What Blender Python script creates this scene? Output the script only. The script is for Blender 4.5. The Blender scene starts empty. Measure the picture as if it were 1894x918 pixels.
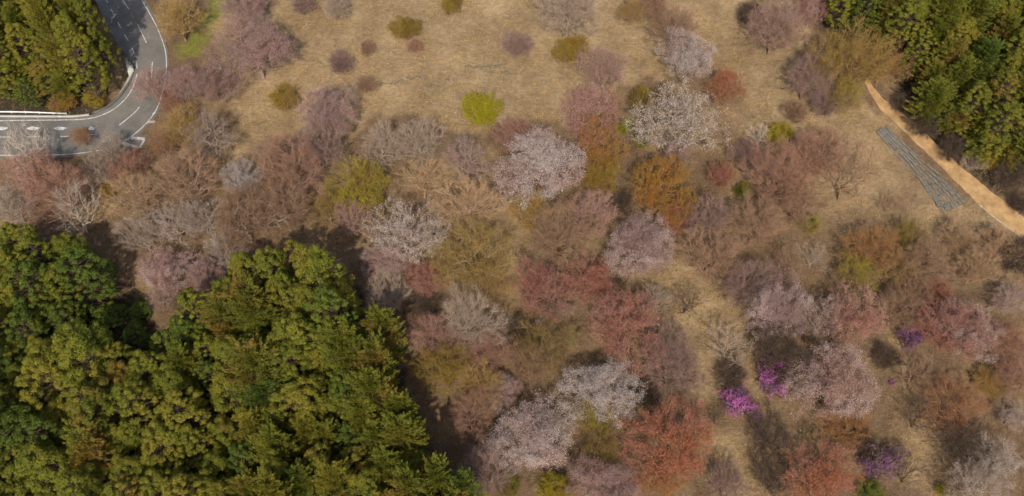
import bpy, math, random
import numpy as np
from mathutils import Vector, Matrix

# ------------------------------------------------------------------ camera, sky, sun, exposure
PW, PH, FPX = 1894.0, 918.0, 1700.0           # photograph size, focal length in its pixels
DEP, DIST = math.radians(52.0), 189.0         # camera depression, distance to the slope
SLOPE = math.tan(math.radians(15.0))
SUN_PX = (980.0, 165.0)                       # where the shadows converge (antisolar point)
SUN_STRENGTH, SKY_STRENGTH, EXPOSURE = 3.1, 0.15, 0.22

scene = bpy.context.scene
C = scene.collection
CAM = np.array([0.0, -DIST * math.cos(DEP), DIST * math.sin(DEP)])
FWD = np.array([0.0, math.cos(DEP), -math.sin(DEP)])
RGT = np.array([1.0, 0.0, 0.0])
UPV = np.cross(RGT, FWD)
cam_data = bpy.data.cameras.new('camera')
cam_data.sensor_width = 36.0
cam_data.lens = 36.0 * FPX / PW
cam_data.clip_start, cam_data.clip_end = 1.0, 9000.0
cam = bpy.data.objects.new('camera', cam_data)
C.objects.link(cam)
cam.location = CAM
cam.rotation_euler = (math.pi / 2 - DEP, 0, 0)
scene.camera = cam


def ray(u, v):
    d = FWD + RGT * ((u - PW / 2) / FPX) + UPV * ((PH / 2 - v) / FPX)
    return d / np.linalg.norm(d)


LIGHT = ray(*SUN_PX)
sun_dir = -LIGHT
world = bpy.data.worlds.new('World')
scene.world = world
world.use_nodes = True
wn = world.node_tree
bg = wn.nodes['Background']
sky = wn.nodes.new('ShaderNodeTexSky')
sky.sky_type = 'NISHITA'
sky.sun_disc = False
sky.sun_elevation = math.asin(sun_dir[2])
sky.sun_rotation = math.atan2(sun_dir[0], sun_dir[1])
sky.dust_density = 2.0
wn.links.new(sky.outputs[0], bg.inputs[0])
bg.inputs[1].default_value = SKY_STRENGTH
sl = bpy.data.lights.new('sun', 'SUN')
sl.energy = SUN_STRENGTH
sl.angle = math.radians(0.5)
sl.color = (1.0, 0.93, 0.82)
so = bpy.data.objects.new('sun', sl)
C.objects.link(so)
so.rotation_euler = Vector(LIGHT).to_track_quat('-Z', 'Y').to_euler()
so.location = (-40, -160, 200)
vs = scene.view_settings
vs.view_transform = 'Standard'
vs.look = 'None'
vs.gamma = 1.0
vs.use_curve_mapping = False
vs.exposure = EXPOSURE
scene.cycles.max_bounces = 3
scene.cycles.diffuse_bounces = 2
scene.cycles.transmission_bounces = 3
scene.cycles.use_denoising = True
scene.cycles.adaptive_threshold = 0.03

rng = np.random.default_rng(11)


# ------------------------------------------------------------------ terrain height and pixel helpers
def ground_z(x, y):
    x = np.asarray(x, float)
    y = np.asarray(y, float)
    a = np.abs(y)
    yy = np.sign(y) * np.where(a < 200, a, 200 + 150 * (1 - np.exp(-(np.maximum(a, 200) - 200) / 150)))
    z = SLOPE * yy
    z = z + 0.55 * np.sin(x / 17.0 + 0.6 * np.sin(y / 23.0)) * np.cos(y / 19.0 + 1.0) + 0.35 * np.sin(x / 9.5 + 2.0) * np.sin(y / 11.0)
    return z


def at(u, v, h=0.0):
    """Point h metres above the ground seen at photograph pixel (u, v); returns ground xyz under it and the depth."""
    d = ray(u, v)
    t = 180.0
    for _ in range(25):
        p = CAM + d * t
        f = p[2] - float(ground_z(p[0], p[1])) - h
        t -= f / (d[2] - SLOPE * d[1])
    p = CAM + d * t
    depth = float(np.dot(p - CAM, FWD))
    return np.array([p[0], p[1], float(ground_z(p[0], p[1]))]), depth


def G(pts, lift=0.0):
    return np.array([at(u, v)[0] + np.array([0, 0, lift]) for u, v in pts])


def in_poly(px, py, poly):
    inside = np.zeros(np.shape(px), bool)
    n = len(poly)
    for i in range(n):
        x1, y1 = poly[i][:2]
        x2, y2 = poly[(i + 1) % n][:2]
        c = ((y1 > py) != (y2 > py))
        xi = (x2 - x1) * (py - y1) / ((y2 - y1) if y2 != y1 else 1e-9) + x1
        inside ^= c & (px < xi)
    return inside


def edge_dist(px, py, poly):
    best = 1e9
    n = len(poly)
    for i in range(n):
        a = np.array(poly[i][:2], float)
        b = np.array(poly[(i + 1) % n][:2], float)
        p = np.array([px, py])
        t = np.clip(np.dot(p - a, b - a) / max(np.dot(b - a, b - a), 1e-9), 0, 1)
        best = min(best, np.linalg.norm(p - a - t * (b - a)))
    return best


def vnoise(x, y, s, seed=0):
    """cheap smooth value noise, 0..1"""
    x = np.asarray(x) / s
    y = np.asarray(y) / s
    xi, yi = np.floor(x).astype(np.int64), np.floor(y).astype(np.int64)
    fx, fy = x - xi, y - yi
    fx, fy = fx * fx * (3 - 2 * fx), fy * fy * (3 - 2 * fy)

    def h(a, b):
        n = (a * 374761393 + b * 668265263 + seed * 144664613) & 0x7fffffff
        n = ((n ^ (n >> 13)) * 1274126177) & 0x7fffffff
        return ((n ^ (n >> 16)) & 0xffff) / 65535.0
    return (h(xi, yi) * (1 - fx) + h(xi + 1, yi) * fx) * (1 - fy) + (h(xi, yi + 1) * (1 - fx) + h(xi + 1, yi + 1) * fx) * fy


# ------------------------------------------------------------------ mesh helpers
def mesh_np(name, V, F, attrs=None, smooth=False):
    """V (n,3); F list of int arrays (m,k); attrs dict name -> per-face float array"""
    me = bpy.data.meshes.new(name)
    V = np.ascontiguousarray(V, np.float32)
    F = [np.asarray(f, np.int32) for f in F if len(f)]
    loops = np.concatenate([f.ravel() for f in F])
    tot = np.concatenate([np.full(len(f), f.shape[1], np.int32) for f in F])
    me.vertices.add(len(V))
    me.vertices.foreach_set('co', V.ravel())
    me.loops.add(len(loops))
    me.loops.foreach_set('vertex_index', loops)
    me.polygons.add(len(tot))
    me.polygons.foreach_set('loop_start', np.concatenate([[0], np.cumsum(tot)[:-1]]).astype(np.int32))
    me.polygons.foreach_set('loop_total', tot)
    if smooth:
        me.polygons.foreach_set('use_smooth', np.ones(len(tot), bool))
    for k, a in (attrs or {}).items():
        at_ = me.attributes.new(k, 'FLOAT', 'FACE')
        at_.data.foreach_set('value', np.ascontiguousarray(a, np.float32))
    me.update(calc_edges=True)
    return me


def put(name, me, mat, parent=None, **props):
    o = bpy.data.objects.new(name, me)
    C.objects.link(o)
    if mat and len(me.materials) == 0:
        me.materials.append(mat)
    o.parent = parent
    for k, v in props.items():
        o[k] = v
    return o


def tag(o, label, category, group=None):
    o['label'] = label
    o['category'] = category
    if group:
        o['group'] = group
    return o


def empty(name, loc, rz=0.0, s=1.0):
    o = bpy.data.objects.new(name, None)
    C.objects.link(o)
    o.location = loc
    o.rotation_euler = (0, 0, rz)
    o.scale = (s, s, s) if not hasattr(s, '__len__') else s
    o.empty_display_size = 0.3
    return o


def lin(c):
    c = np.asarray(c, float) / 255.0
    return np.where(c <= 0.04045, c / 12.92, ((c + 0.055) / 1.055) ** 2.4)


# ------------------------------------------------------------------ materials
def new_mat(name):
    m = bpy.data.materials.new(name)
    m.use_nodes = True
    nt = m.node_tree
    return m, nt, nt.nodes['Principled BSDF']


def ramp(nt, stops):
    r = nt.nodes.new('ShaderNodeValToRGB')
    e = r.color_ramp.elements
    while len(e) < len(stops):
        e.new(0.5)
    for el, (p, c) in zip(e, stops):
        el.position = p
        el.color = (*c, 1)
    return r


def noise(nt, scale, detail=4.0, rough=0.6, vec=None):
    n = nt.nodes.new('ShaderNodeTexNoise')
    n.inputs['Scale'].default_value = scale
    n.inputs['Detail'].default_value = detail
    n.inputs['Roughness'].default_value = rough
    if vec is not None:
        nt.links.new(vec, n.inputs['Vector'])
    return n


def mix(nt, fac, a, b, mode='MIX'):
    m = nt.nodes.new('ShaderNodeMix')
    m.data_type = 'RGBA'
    m.blend_type = mode
    for sock, val in ((m.inputs[0], fac), (m.inputs[6], a), (m.inputs[7], b)):
        if isinstance(val, bpy.types.NodeSocket):
            nt.links.new(val, sock)
        elif hasattr(val, '__len__'):
            sock.default_value = (*val, 1)
        else:
            sock.default_value = val
    return m.outputs[2]


def fmath(nt, op, a, b=None):
    m = nt.nodes.new('ShaderNodeMath')
    m.operation = op
    for i, v in enumerate((a, b)):
        if v is None:
            continue
        if isinstance(v, bpy.types.NodeSocket):
            nt.links.new(v, m.inputs[i])
        else:
            m.inputs[i].default_value = v
    return m.outputs[0]


def leaf_material(name, trans=0.25, lo=0.7, hi=1.35):
    """Colour comes from the object (two tints mixed leaf by leaf); part of the light passes through the leaf."""
    m, nt, b = new_mat(name)
    oi = nt.nodes.new('ShaderNodeObjectInfo')
    t2 = nt.nodes.new('ShaderNodeAttribute')
    t2.attribute_type = 'OBJECT'
    t2.attribute_name = 'tint'
    fx = nt.nodes.new('ShaderNodeAttribute')
    fx.attribute_name = 'blend'
    tn = nt.nodes.new('ShaderNodeAttribute')
    tn.attribute_name = 'tone'
    c = mix(nt, fx.outputs['Fac'], oi.outputs['Color'], t2.outputs['Color'])
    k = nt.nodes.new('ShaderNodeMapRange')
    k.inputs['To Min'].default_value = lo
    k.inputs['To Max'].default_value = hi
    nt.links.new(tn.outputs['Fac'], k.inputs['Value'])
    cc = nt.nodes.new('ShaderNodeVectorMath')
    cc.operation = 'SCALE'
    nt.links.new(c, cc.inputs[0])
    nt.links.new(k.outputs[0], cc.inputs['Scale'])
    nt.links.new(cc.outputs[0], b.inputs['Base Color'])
    b.inputs['Roughness'].default_value = 0.75
    b.inputs['Specular IOR Level'].default_value = 0.2
    tr = nt.nodes.new('ShaderNodeBsdfTranslucent')
    nt.links.new(cc.outputs[0], tr.inputs['Color'])
    ms = nt.nodes.new('ShaderNodeMixShader')
    ms.inputs[0].default_value = trans
    nt.links.new(b.outputs[0], ms.inputs[1])
    nt.links.new(tr.outputs[0], ms.inputs[2])
    nt.links.new(ms.outputs[0], nt.nodes['Material Output'].inputs['Surface'])
    return m


def bark_material(name):
    m, nt, b = new_mat(name)
    oi = nt.nodes.new('ShaderNodeObjectInfo')
    tc = nt.nodes.new('ShaderNodeTexCoord')
    n = noise(nt, 6.0, 5.0, 0.65, tc.outputs['Object'])
    r = ramp(nt, [(0.3, (0.6, 0.58, 0.56)), (0.7, (1.25, 1.22, 1.2))])
    nt.links.new(n.outputs['Fac'], r.inputs[0])
    c = mix(nt, 1.0, oi.outputs['Color'], r.outputs[0], 'MULTIPLY')
    nt.links.new(c, b.inputs['Base Color'])
    b.inputs['Roughness'].default_value = 0.9
    b.inputs['Specular IOR Level'].default_value = 0.15
    return m


def noisy(name, c1, c2, scale, rough=0.9, bump=0.0, detail=6.0):
    m, nt, b = new_mat(name)
    tc = nt.nodes.new('ShaderNodeTexCoord')
    n = noise(nt, scale, detail, 0.65, tc.outputs['Object'])
    r = ramp(nt, [(0.3, tuple(c1)), (0.7, tuple(c2))])
    nt.links.new(n.outputs['Fac'], r.inputs[0])
    nt.links.new(r.outputs[0], b.inputs['Base Color'])
    b.inputs['Roughness'].default_value = rough
    b.inputs['Specular IOR Level'].default_value = 0.25
    if bump:
        bp = nt.nodes.new('ShaderNodeBump')
        bp.inputs['Strength'].default_value = 0.6
        bp.inputs['Distance'].default_value = bump
        n2 = noise(nt, scale * 3, 5, 0.7, tc.outputs['Object'])
        nt.links.new(n2.outputs['Fac'], bp.inputs['Height'])
        nt.links.new(bp.outputs[0], b.inputs['Normal'])
    return m


M_BLOSSOM = leaf_material('blossom', 0.3, 0.78, 1.18)
M_LEAF = leaf_material('young_leaf', 0.25)
M_NEEDLE = leaf_material('needles', 0.3, 0.7, 1.3)
M_GRASS = leaf_material('grass_blades', 0.2, 0.7, 1.3)
M_BARK = bark_material('bark')
M_ASPHALT = noisy('asphalt', (0.12, 0.108, 0.092), (0.17, 0.155, 0.134), 0.35, 0.9)
nt = M_ASPHALT.node_tree
b = nt.nodes['Principled BSDF']
tc = nt.nodes.new('ShaderNodeTexCoord')
base_c = b.inputs['Base Color'].links[0].from_socket
n_big = noise(nt, 0.09, 5, 0.75, tc.outputs['Object'])
n_fine = noise(nt, 2.2, 6, 0.8, tc.outputs['Object'])
st = ramp(nt, [(0.35, (0.7, 0.69, 0.67)), (0.5, (1.0, 1.0, 1.0)), (0.68, (1.25, 1.22, 1.16))])
nt.links.new(fmath(nt, 'ADD', fmath(nt, 'MULTIPLY', n_big.outputs['Fac'], 0.65), fmath(nt, 'MULTIPLY', n_fine.outputs['Fac'], 0.35)), st.inputs[0])
nt.links.new(mix(nt, 1.0, base_c, st.outputs[0], 'MULTIPLY'), b.inputs['Base Color'])
M_PAINT = noisy('road_paint', (0.2, 0.19, 0.17), (0.72, 0.71, 0.67), 2.2, 0.7)
M_CONCRETE = noisy('concrete', (0.36, 0.33, 0.28), (0.55, 0.52, 0.45), 0.6, 0.9, 0.02)
M_KERB = noisy('dark_concrete', (0.09, 0.085, 0.075), (0.17, 0.16, 0.145), 0.8, 0.9, 0.02)
M_RAIL = noisy('painted_steel', (0.62, 0.62, 0.6), (0.78, 0.78, 0.76), 0.8, 0.5)
M_PATH = noisy('orange_dirt', (0.27, 0.16, 0.07), (0.52, 0.325, 0.145), 0.55, 0.95, 0.05)
M_LOG = noisy('weathered_timber', (0.085, 0.076, 0.06), (0.25, 0.228, 0.188), 1.6, 0.95, 0.03)
M_PALE = noisy('pale_timber', (0.3, 0.24, 0.16), (0.62, 0.54, 0.4), 1.0, 0.9)
M_ROCK = noisy('lichen_rock', (0.085, 0.07, 0.045), (0.24, 0.2, 0.13), 0.9, 0.95, 0.05)


# ------------------------------------------------------------------ ground sheet
MEADOW = [(385, -140), (1560, -140), (1520, 40), (1480, 120), (1560, 200), (1620, 190), (1640, 260), (1560, 250), (1400, 235), (1330, 140), (1180, 150),
          (1060, 240), (960, 225), (820, 245), (700, 215), (640, 255), (480, 255), (430, 300), (425, 150), (400, 60)]
OPEN = [(945, 510, 50, 75), (1010, 405, 75, 40), (1285, 590, 80, 55), (1250, 520, 60, 40), (1330, 560, 60, 40), (800, 330, 70, 45), (620, 330, 50, 40), (150, 400, 60, 25), (1650, 620, 50, 30), (1370, 850, 55, 60), (1275, 690, 45, 45), (1470, 800, 60, 45), (1690, 820, 60, 60),
        (1570, 345, 130, 70), (1780, 430, 110, 60), (1665, 663, 22, 14), (1822, 702, 30, 20), (1350, 240, 70, 40), (225, 150, 20, 45), (1600, 300, 60, 60)]
GREEN = [(352, 82, 24, 30), (374, 50, 24, 34), (400, 18, 22, 32), (125, 199, 75, 12), (1150, 238, 18, 22), (1185, 258, 18, 22), (1375, 352, 18, 16),
         (1495, 408, 18, 22), (1010, 625, 70, 26), (180, 188, 30, 10)]
GW_MEADOW = G(MEADOW)
OPEN_W = [(at(u, v)[0], a / 9.0, b / 9.0) for u, v, a, b in OPEN]
GREEN_W = [(at(u, v)[0], a / 9.0, b / 9.0) for u, v, a, b in GREEN]


BL = [(-70, 430), (-10, 432), (25, 408), (75, 408), (125, 422), (180, 462), (236, 508), (240, 540), (205, 548), (165, 560), (160, 600), (215, 640), (268, 640), (290, 600),
      (284, 562), (345, 545), (400, 505), (470, 455), (560, 440), (640, 466), (660, 494), (655, 530), (690, 566), (745, 606), (752, 680), (772, 742), (802, 790), (842, 832), (888, 905), (905, 985), (-70, 985)]
UL = [(-70, -70), (168, -70), (150, -20), (165, 20), (172, 55), (186, 100), (182, 135), (160, 165), (110, 190), (70, 186), (30, 190), (0, 170), (-70, 180)]
UR = [(1525, -70), (1526, 20), (1560, 45), (1635, 55), (1668, 100), (1690, 160), (1680, 190), (1720, 215), (1755, 250), (1800, 282), (1835, 312), (1894, 322), (1965, 330), (1965, -70)]
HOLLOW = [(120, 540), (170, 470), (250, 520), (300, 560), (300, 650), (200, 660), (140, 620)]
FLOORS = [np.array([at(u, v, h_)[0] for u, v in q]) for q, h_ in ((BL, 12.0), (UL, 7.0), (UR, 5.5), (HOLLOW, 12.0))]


def humus_shade(x, y):
    """dark needle litter under the evergreens, with their shade painted in"""
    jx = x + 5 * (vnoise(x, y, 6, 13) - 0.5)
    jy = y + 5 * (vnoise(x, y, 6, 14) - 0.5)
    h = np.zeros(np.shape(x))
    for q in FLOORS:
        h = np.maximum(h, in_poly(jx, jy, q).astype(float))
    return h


def zones(x, y):
    """(bare woodland litter 0..1, fresh green 0..1) at world x, y"""
    jx = x + 7 * (vnoise(x, y, 9, 3) - 0.5) + 4 * (vnoise(x, y, 3, 5) - 0.5)
    jy = y + 7 * (vnoise(x, y, 9, 4) - 0.5) + 4 * (vnoise(x, y, 3, 6) - 0.5)
    op = np.where(in_poly(jx, jy, GW_MEADOW), 1.0, 0.0)
    for c, a, b in OPEN_W:
        r = np.sqrt(((jx - c[0]) / a) ** 2 + ((jy - c[1]) / b) ** 2)
        op = np.maximum(op, np.clip(1.6 - 1.1 * r, 0, 1))
    op = np.maximum(op, 0.5 * (vnoise(x, y, 6, 9) > 0.68))
    gr = np.zeros_like(op)
    for c, a, b in GREEN_W:
        r = np.sqrt(((jx - c[0]) / a) ** 2 + ((jy - c[1]) / b) ** 2)
        gr = np.maximum(gr, np.clip(1.7 - 1.5 * r, 0, 1))
    return 1 - op, gr


def axis(lo, hi, step, far):
    core = list(np.arange(lo, hi + step, step))
    a, d = [], step
    x = lo
    while x > -far:
        d *= 1.25
        x -= d
        a.append(x)
    b, d, x = [], step, core[-1]
    while x < far:
        d *= 1.25
        x += d
        b.append(x)
    return np.array(a[::-1] + core + b)


gx, gy = axis(-150, 150, 1.25, 3500), axis(-75, 110, 1.25, 3500)
GX, GY = np.meshgrid(gx, gy)
GV = np.stack([GX, GY, ground_z(GX, GY)], -1).reshape(-1, 3)
nx_, ny_ = len(gx), len(gy)
ii = np.arange(nx_ * ny_).reshape(ny_, nx_)
GF = np.stack([ii[:-1, :-1], ii[:-1, 1:], ii[1:, 1:], ii[1:, :-1]], -1).reshape(-1, 4)
gme = mesh_np('ground', GV, [GF], smooth=True)
lit, grn = zones(GV[:, 0], GV[:, 1])
for nme, arr in (('litter', lit), ('fresh', grn), ('humus_shade', humus_shade(GV[:, 0], GV[:, 1]))):
    a_ = gme.attributes.new(nme, 'FLOAT', 'POINT')
    a_.data.foreach_set('value', np.ascontiguousarray(arr, np.float32))
m, nt, b = new_mat('dry_hillside')
tc = nt.nodes.new('ShaderNodeTexCoord')
n1 = noise(nt, 0.12, 6, 0.7, tc.outputs['Object'])
n2 = noise(nt, 1.1, 6, 0.75, tc.outputs['Object'])
mp = nt.nodes.new('ShaderNodeMapping')
mp.inputs['Scale'].default_value = (0.5, 1.6, 1.0)
nt.links.new(tc.outputs['Object'], mp.inputs['Vector'])
n3 = noise(nt, 1.7, 5, 0.7, mp.outputs['Vector'])
straw = ramp(nt, [(0.36, (0.15, 0.1, 0.051)), (0.5, (0.275, 0.188, 0.1)), (0.63, (0.42, 0.3, 0.165))])
litter = ramp(nt, [(0.34, (0.085, 0.054, 0.03)), (0.5, (0.17, 0.112, 0.063)), (0.66, (0.29, 0.198, 0.108))])
mixn = fmath(nt, 'ADD', fmath(nt, 'MULTIPLY', n1.outputs['Fac'], 0.45), fmath(nt, 'ADD', fmath(nt, 'MULTIPLY', n2.outputs['Fac'], 0.3), fmath(nt, 'MULTIPLY', n3.outputs['Fac'], 0.25)))
nt.links.new(mixn, straw.inputs[0])
nt.links.new(mixn, litter.inputs[0])
la = nt.nodes.new('ShaderNodeAttribute')
la.attribute_name = 'litter'
ga = nt.nodes.new('ShaderNodeAttribute')
ga.attribute_name = 'fresh'
c = mix(nt, la.outputs['Fac'], straw.outputs[0], litter.outputs[0])
greenr = ramp(nt, [(0.3, (0.12, 0.13, 0.02)), (0.7, (0.21, 0.23, 0.035))])
nt.links.new(n2.outputs['Fac'], greenr.inputs[0])
c = mix(nt, fmath(nt, 'MULTIPLY', ga.outputs['Fac'], 0.75), c, greenr.outputs[0])
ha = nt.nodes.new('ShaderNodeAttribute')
ha.attribute_name = 'humus_shade'
humr = ramp(nt, [(0.3, (0.028, 0.022, 0.014)), (0.7, (0.075, 0.058, 0.034))])  # needle litter, darkened further to paint in the shade of the stands
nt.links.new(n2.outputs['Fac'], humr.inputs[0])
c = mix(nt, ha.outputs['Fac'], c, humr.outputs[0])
nt.links.new(c, b.inputs['Base Color'])
b.inputs['Roughness'].default_value = 1.0
b.inputs['Specular IOR Level'].default_value = 0.05
bp = nt.nodes.new('ShaderNodeBump')
bp.inputs['Strength'].default_value = 1.0
bp.inputs['Distance'].default_value = 0.9
nt.links.new(mixn, bp.inputs['Height'])
nt.links.new(bp.outputs[0], b.inputs['Normal'])
ground = put('ground', gme, m, kind='structure')


# ------------------------------------------------------------------ ribbons for road and path
def resample(P, step):
    P = np.asarray(P, float)
    # Catmull-Rom smoothing
    out = []
    for i in range(len(P) - 1):
        p0, p1, p2, p3 = P[max(i - 1, 0)], P[i], P[i + 1], P[min(i + 2, len(P) - 1)]
        for t in np.linspace(0, 1, 12, endpoint=False):
            out.append(0.5 * ((2 * p1) + (-p0 + p2) * t + (2 * p0 - 5 * p1 + 4 * p2 - p3) * t * t + (-p0 + 3 * p1 - 3 * p2 + p3) * t ** 3))
    out.append(P[-1])
    out = np.array(out)
    d = np.concatenate([[0], np.cumsum(np.linalg.norm(np.diff(out, axis=0), axis=1))])
    s = np.linspace(0, d[-1], max(2, int(d[-1] / step) + 1))
    return np.stack([np.interp(s, d, out[:, k]) for k in range(out.shape[1])], -1), s


def normals2(P):
    T = np.gradient(P[:, :2], axis=0)
    T /= np.linalg.norm(T, axis=1)[:, None] + 1e-9
    return np.stack([-T[:, 1], T[:, 0]], -1)


def drape(XY, lift):
    return np.column_stack([XY, ground_z(XY[:, 0], XY[:, 1]) + lift])


def strip(left, right, lift, rows=6):
    """sheet draped on the ground between two polylines of equal length"""
    n = len(left)
    V = []
    for k in range(rows + 1):
        V.append(drape(left[:, :2] + (right[:, :2] - left[:, :2]) * k / rows, lift))
    V = np.concatenate(V)
    F = []
    for k in range(rows):
        a = np.arange(n - 1) + k * n
        F.append(np.stack([a, a + n, a + n + 1, a + 1], -1))
    return V, np.concatenate(F)


def line_strip(P, width, lift):
    N = normals2(P)
    return strip(P[:, :2] - N * width / 2, P[:, :2] + N * width / 2, lift, 1)


INNER_LOW = [(-130, 226), (-60, 225), (0, 224), (60, 223), (140, 222), (170, 219), (190, 213), (210, 203), (230, 186), (243, 168), (250, 150), (254, 137)]
INNER_UP = [(254, 128), (250, 105), (241, 83), (226, 57), (212, 30), (198, 3), (180, -35), (150, -100)]
CENTRE = [(-130, 253), (-60, 254), (0, 254), (60, 254), (120, 253), (165, 251), (195, 245), (221, 232), (240, 216), (257, 199), (271, 178), (280, 150), (282, 120), (276, 95), (263, 63), (247, 33), (226, 0), (204, -40), (172, -100)]
OUTER = [(-130, 288), (-60, 288), (0, 288), (60, 288), (125, 286), (170, 281), (200, 275), (225, 265), (250, 248), (273, 226), (289, 204), (299, 177), (306, 147), (308, 120), (306, 95), (300, 75), (290, 50), (275, 22), (262, 0), (240, -38), (206, -100)]
c_line, _ = resample(G(CENTRE), 1.0)
o_line, _ = resample(G(OUTER), 1.0)
il_line, _ = resample(G(INNER_LOW), 1.0)
iu_line, _ = resample(G(INNER_UP), 1.0)
# asphalt sheet between its verges
A_IN = [(-130, 219), (-60, 218), (0, 217), (60, 217), (140, 216), (168, 213), (186, 207), (205, 197), (223, 181), (236, 164), (243, 149), (246, 138), (238, 112), (222, 90), (207, 62), (192, 32), (176, 0), (158, -35), (126, -100)]
A_OUT = [(-130, 293), (-60, 293), (0, 293), (60, 293), (125, 291), (172, 286), (204, 279), (229, 269), (254, 252), (278, 229), (294, 206), (304, 179), (310, 148), (312, 120), (310, 94), (304, 73), (294, 47), (279, 19), (266, -3), (244, -41), (210, -100)]
ai, _ = resample(G(A_IN), 1.0)
ao, _ = resample(G(A_OUT), 1.0)
k_ = 150
ai = np.stack([np.interp(np.linspace(0, 1, k_), np.linspace(0, 1, len(ai)), ai[:, j]) for j in range(3)], -1)
ao = np.stack([np.interp(np.linspace(0, 1, k_), np.linspace(0, 1, len(ao)), ao[:, j]) for j in range(3)], -1)
V, F = strip(ai, ao, 0.06, 14)
road = put('road', mesh_np('road', V, [F], smooth=True), M_ASPHALT, kind='structure')
lay = G([(222, 264), (250, 246), (274, 252), (262, 274), (232, 272)], 0.064)
put('lay_by', mesh_np('lay_by', lay, [np.array([[0, 1, 2, 3, 4]])]), M_ASPHALT, road)


def paint(P, w, name='painted_line', lift=0.07):
    V, F = line_strip(np.asarray(P), w, lift)
    return put(name, mesh_np(name, V, [F]), M_PAINT, road)


def seg(pts, step=0.5):
    return resample(G(pts), step)[0]


paint(o_line, 0.2, 'edge_line')
paint(il_line, 0.2, 'edge_line')
for i in range(0, len(iu_line) - 2, 4):      # short dashes along the shaded edge
    paint(iu_line[i:i + 3], 0.22, 'edge_dash')
for a_, b_ in (((226, 0), (239, 18)), ((255, 46), (271, 80)), ((282, 115), (280, 147)), ((174, 249), (158, 251)), ((75, 253), (50, 254)), ((128, 253), (112, 253)), ((20, 254), (0, 254))):
    paint(seg([a_, b_]), 0.19, 'centre_dash')
paint(seg([(258, 198), (250, 208), (236, 220), (221, 232)]), 0.19, 'centre_dash')
for u in (3, 62, 112, 170, 205):              # slow-down lozenges in the lower lane
    w_ = 13 if u != 170 else 7
    P = G([(u - w_, 238), (u - w_ * 0.3, 234.5), (u + w_, 237), (u + w_ * 0.35, 241.5), (u - w_ * 0.6, 241)], 0.072)
    if u < 200:
        put('slow_marking', mesh_np('slow_marking', P, [np.array([[0, 4, 3, 2, 1]])]), M_PAINT, road)
for a_, b_, w_ in (((273, 226), (287, 226), 0.6), ((283, 212), (288, 208), 0.4), ((243, 256), (268, 258), 0.7), ((226, 265), (253, 273), 0.7), ((268, 259), (258, 273), 0.35)):
    paint(seg([a_, b_]), w_, 'bay_marking', 0.076)


def extrude_path(P, prof, name):
    """profile (offset, height) swept along a draped polyline; closed section"""
    N = normals2(P)
    k = len(prof)
    V = []
    for off, h in prof:
        xy = P[:, :2] + N * off
        base = ground_z(P[:, 0], P[:, 1])
        V.append(np.column_stack([xy, base + h]))
    V = np.stack(V, 1)
    n = len(P)
    idx = np.arange(n * k).reshape(n, k)
    F = []
    for j in range(k):
        j2 = (j + 1) % k
        F.append(np.stack([idx[:-1, j], idx[1:, j], idx[1:, j2], idx[:-1, j2]], -1))
    caps = [idx[0][::-1][None], idx[-1][None]]
    return mesh_np(name, V.reshape(-1, 3), [np.concatenate(F)] + caps)


def rect(o0, o1, h0, h1):
    return [(o0, h0), (o0, h1), (o1, h1), (o1, h0)]


# inner kerb wall, dark drain behind it
kp, _ = resample(G([(247, 136), (242, 150), (234, 163), (222, 179), (205, 195), (188, 205), (172, 211)]), 0.8)
kw = empty('kerb_wall', kp[len(kp) // 2])
tag(kw, 'low dark kerb wall following the inside of the road bend', 'kerb')
for nm, prof, mt in (('wall', rect(-0.16, 0.16, -0.2, 0.55), M_KERB), ('gutter', rect(-0.95, -0.25, -0.1, 0.1), M_CONCRETE)):
    o = put(nm, extrude_path(kp, prof, nm), mt, kw)
    o.matrix_parent_inverse = Matrix.Translation(-Vector(kp[len(kp) // 2]))
# pale concrete retaining block at the corner
q = G([(229, 103), (249, 133), (241, 149), (235, 128)])
top = np.array([1.25, 1.15, 0.15, 0.2])
cb = q.mean(0)
V = np.concatenate([q - [0, 0, 0.4], q + np.column_stack([np.zeros(4), np.zeros(4), top])]) - cb
F4 = [[0, 1, 5, 4], [1, 2, 6, 5], [2, 3, 7, 6], [3, 0, 4, 7], [4, 5, 6, 7]]
w = empty('retaining_wall', cb)
tag(w, 'pale concrete wedge of retaining wall at the corner of the road bend', 'wall')
put('face', mesh_np('face', V, [np.array(F4)]), M_CONCRETE, w)
cp, _ = resample(np.stack([q[0] + [0, 0, 1.3], q[1] + [0, 0, 1.2]]), 0.8)
pr = []
d_ = (cp[-1] - cp[0]) / np.linalg.norm(cp[-1] - cp[0])
nn = np.array([-d_[1], d_[0], 0]) / np.linalg.norm(d_[:2])
V = np.array([cp[e] + nn * s_ + [0, 0, h] for e in (0, -1) for s_, h in ((-.18, -.06), (.18, -.06), (.18, .12), (-.18, .12))]) - cb
put('coping', mesh_np('coping', V, [np.array([[0, 1, 2, 3], [7, 6, 5, 4], [0, 4, 5, 1], [1, 5, 6, 2], [2, 6, 7, 3], [3, 7, 4, 0]])]), M_KERB, w)
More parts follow.
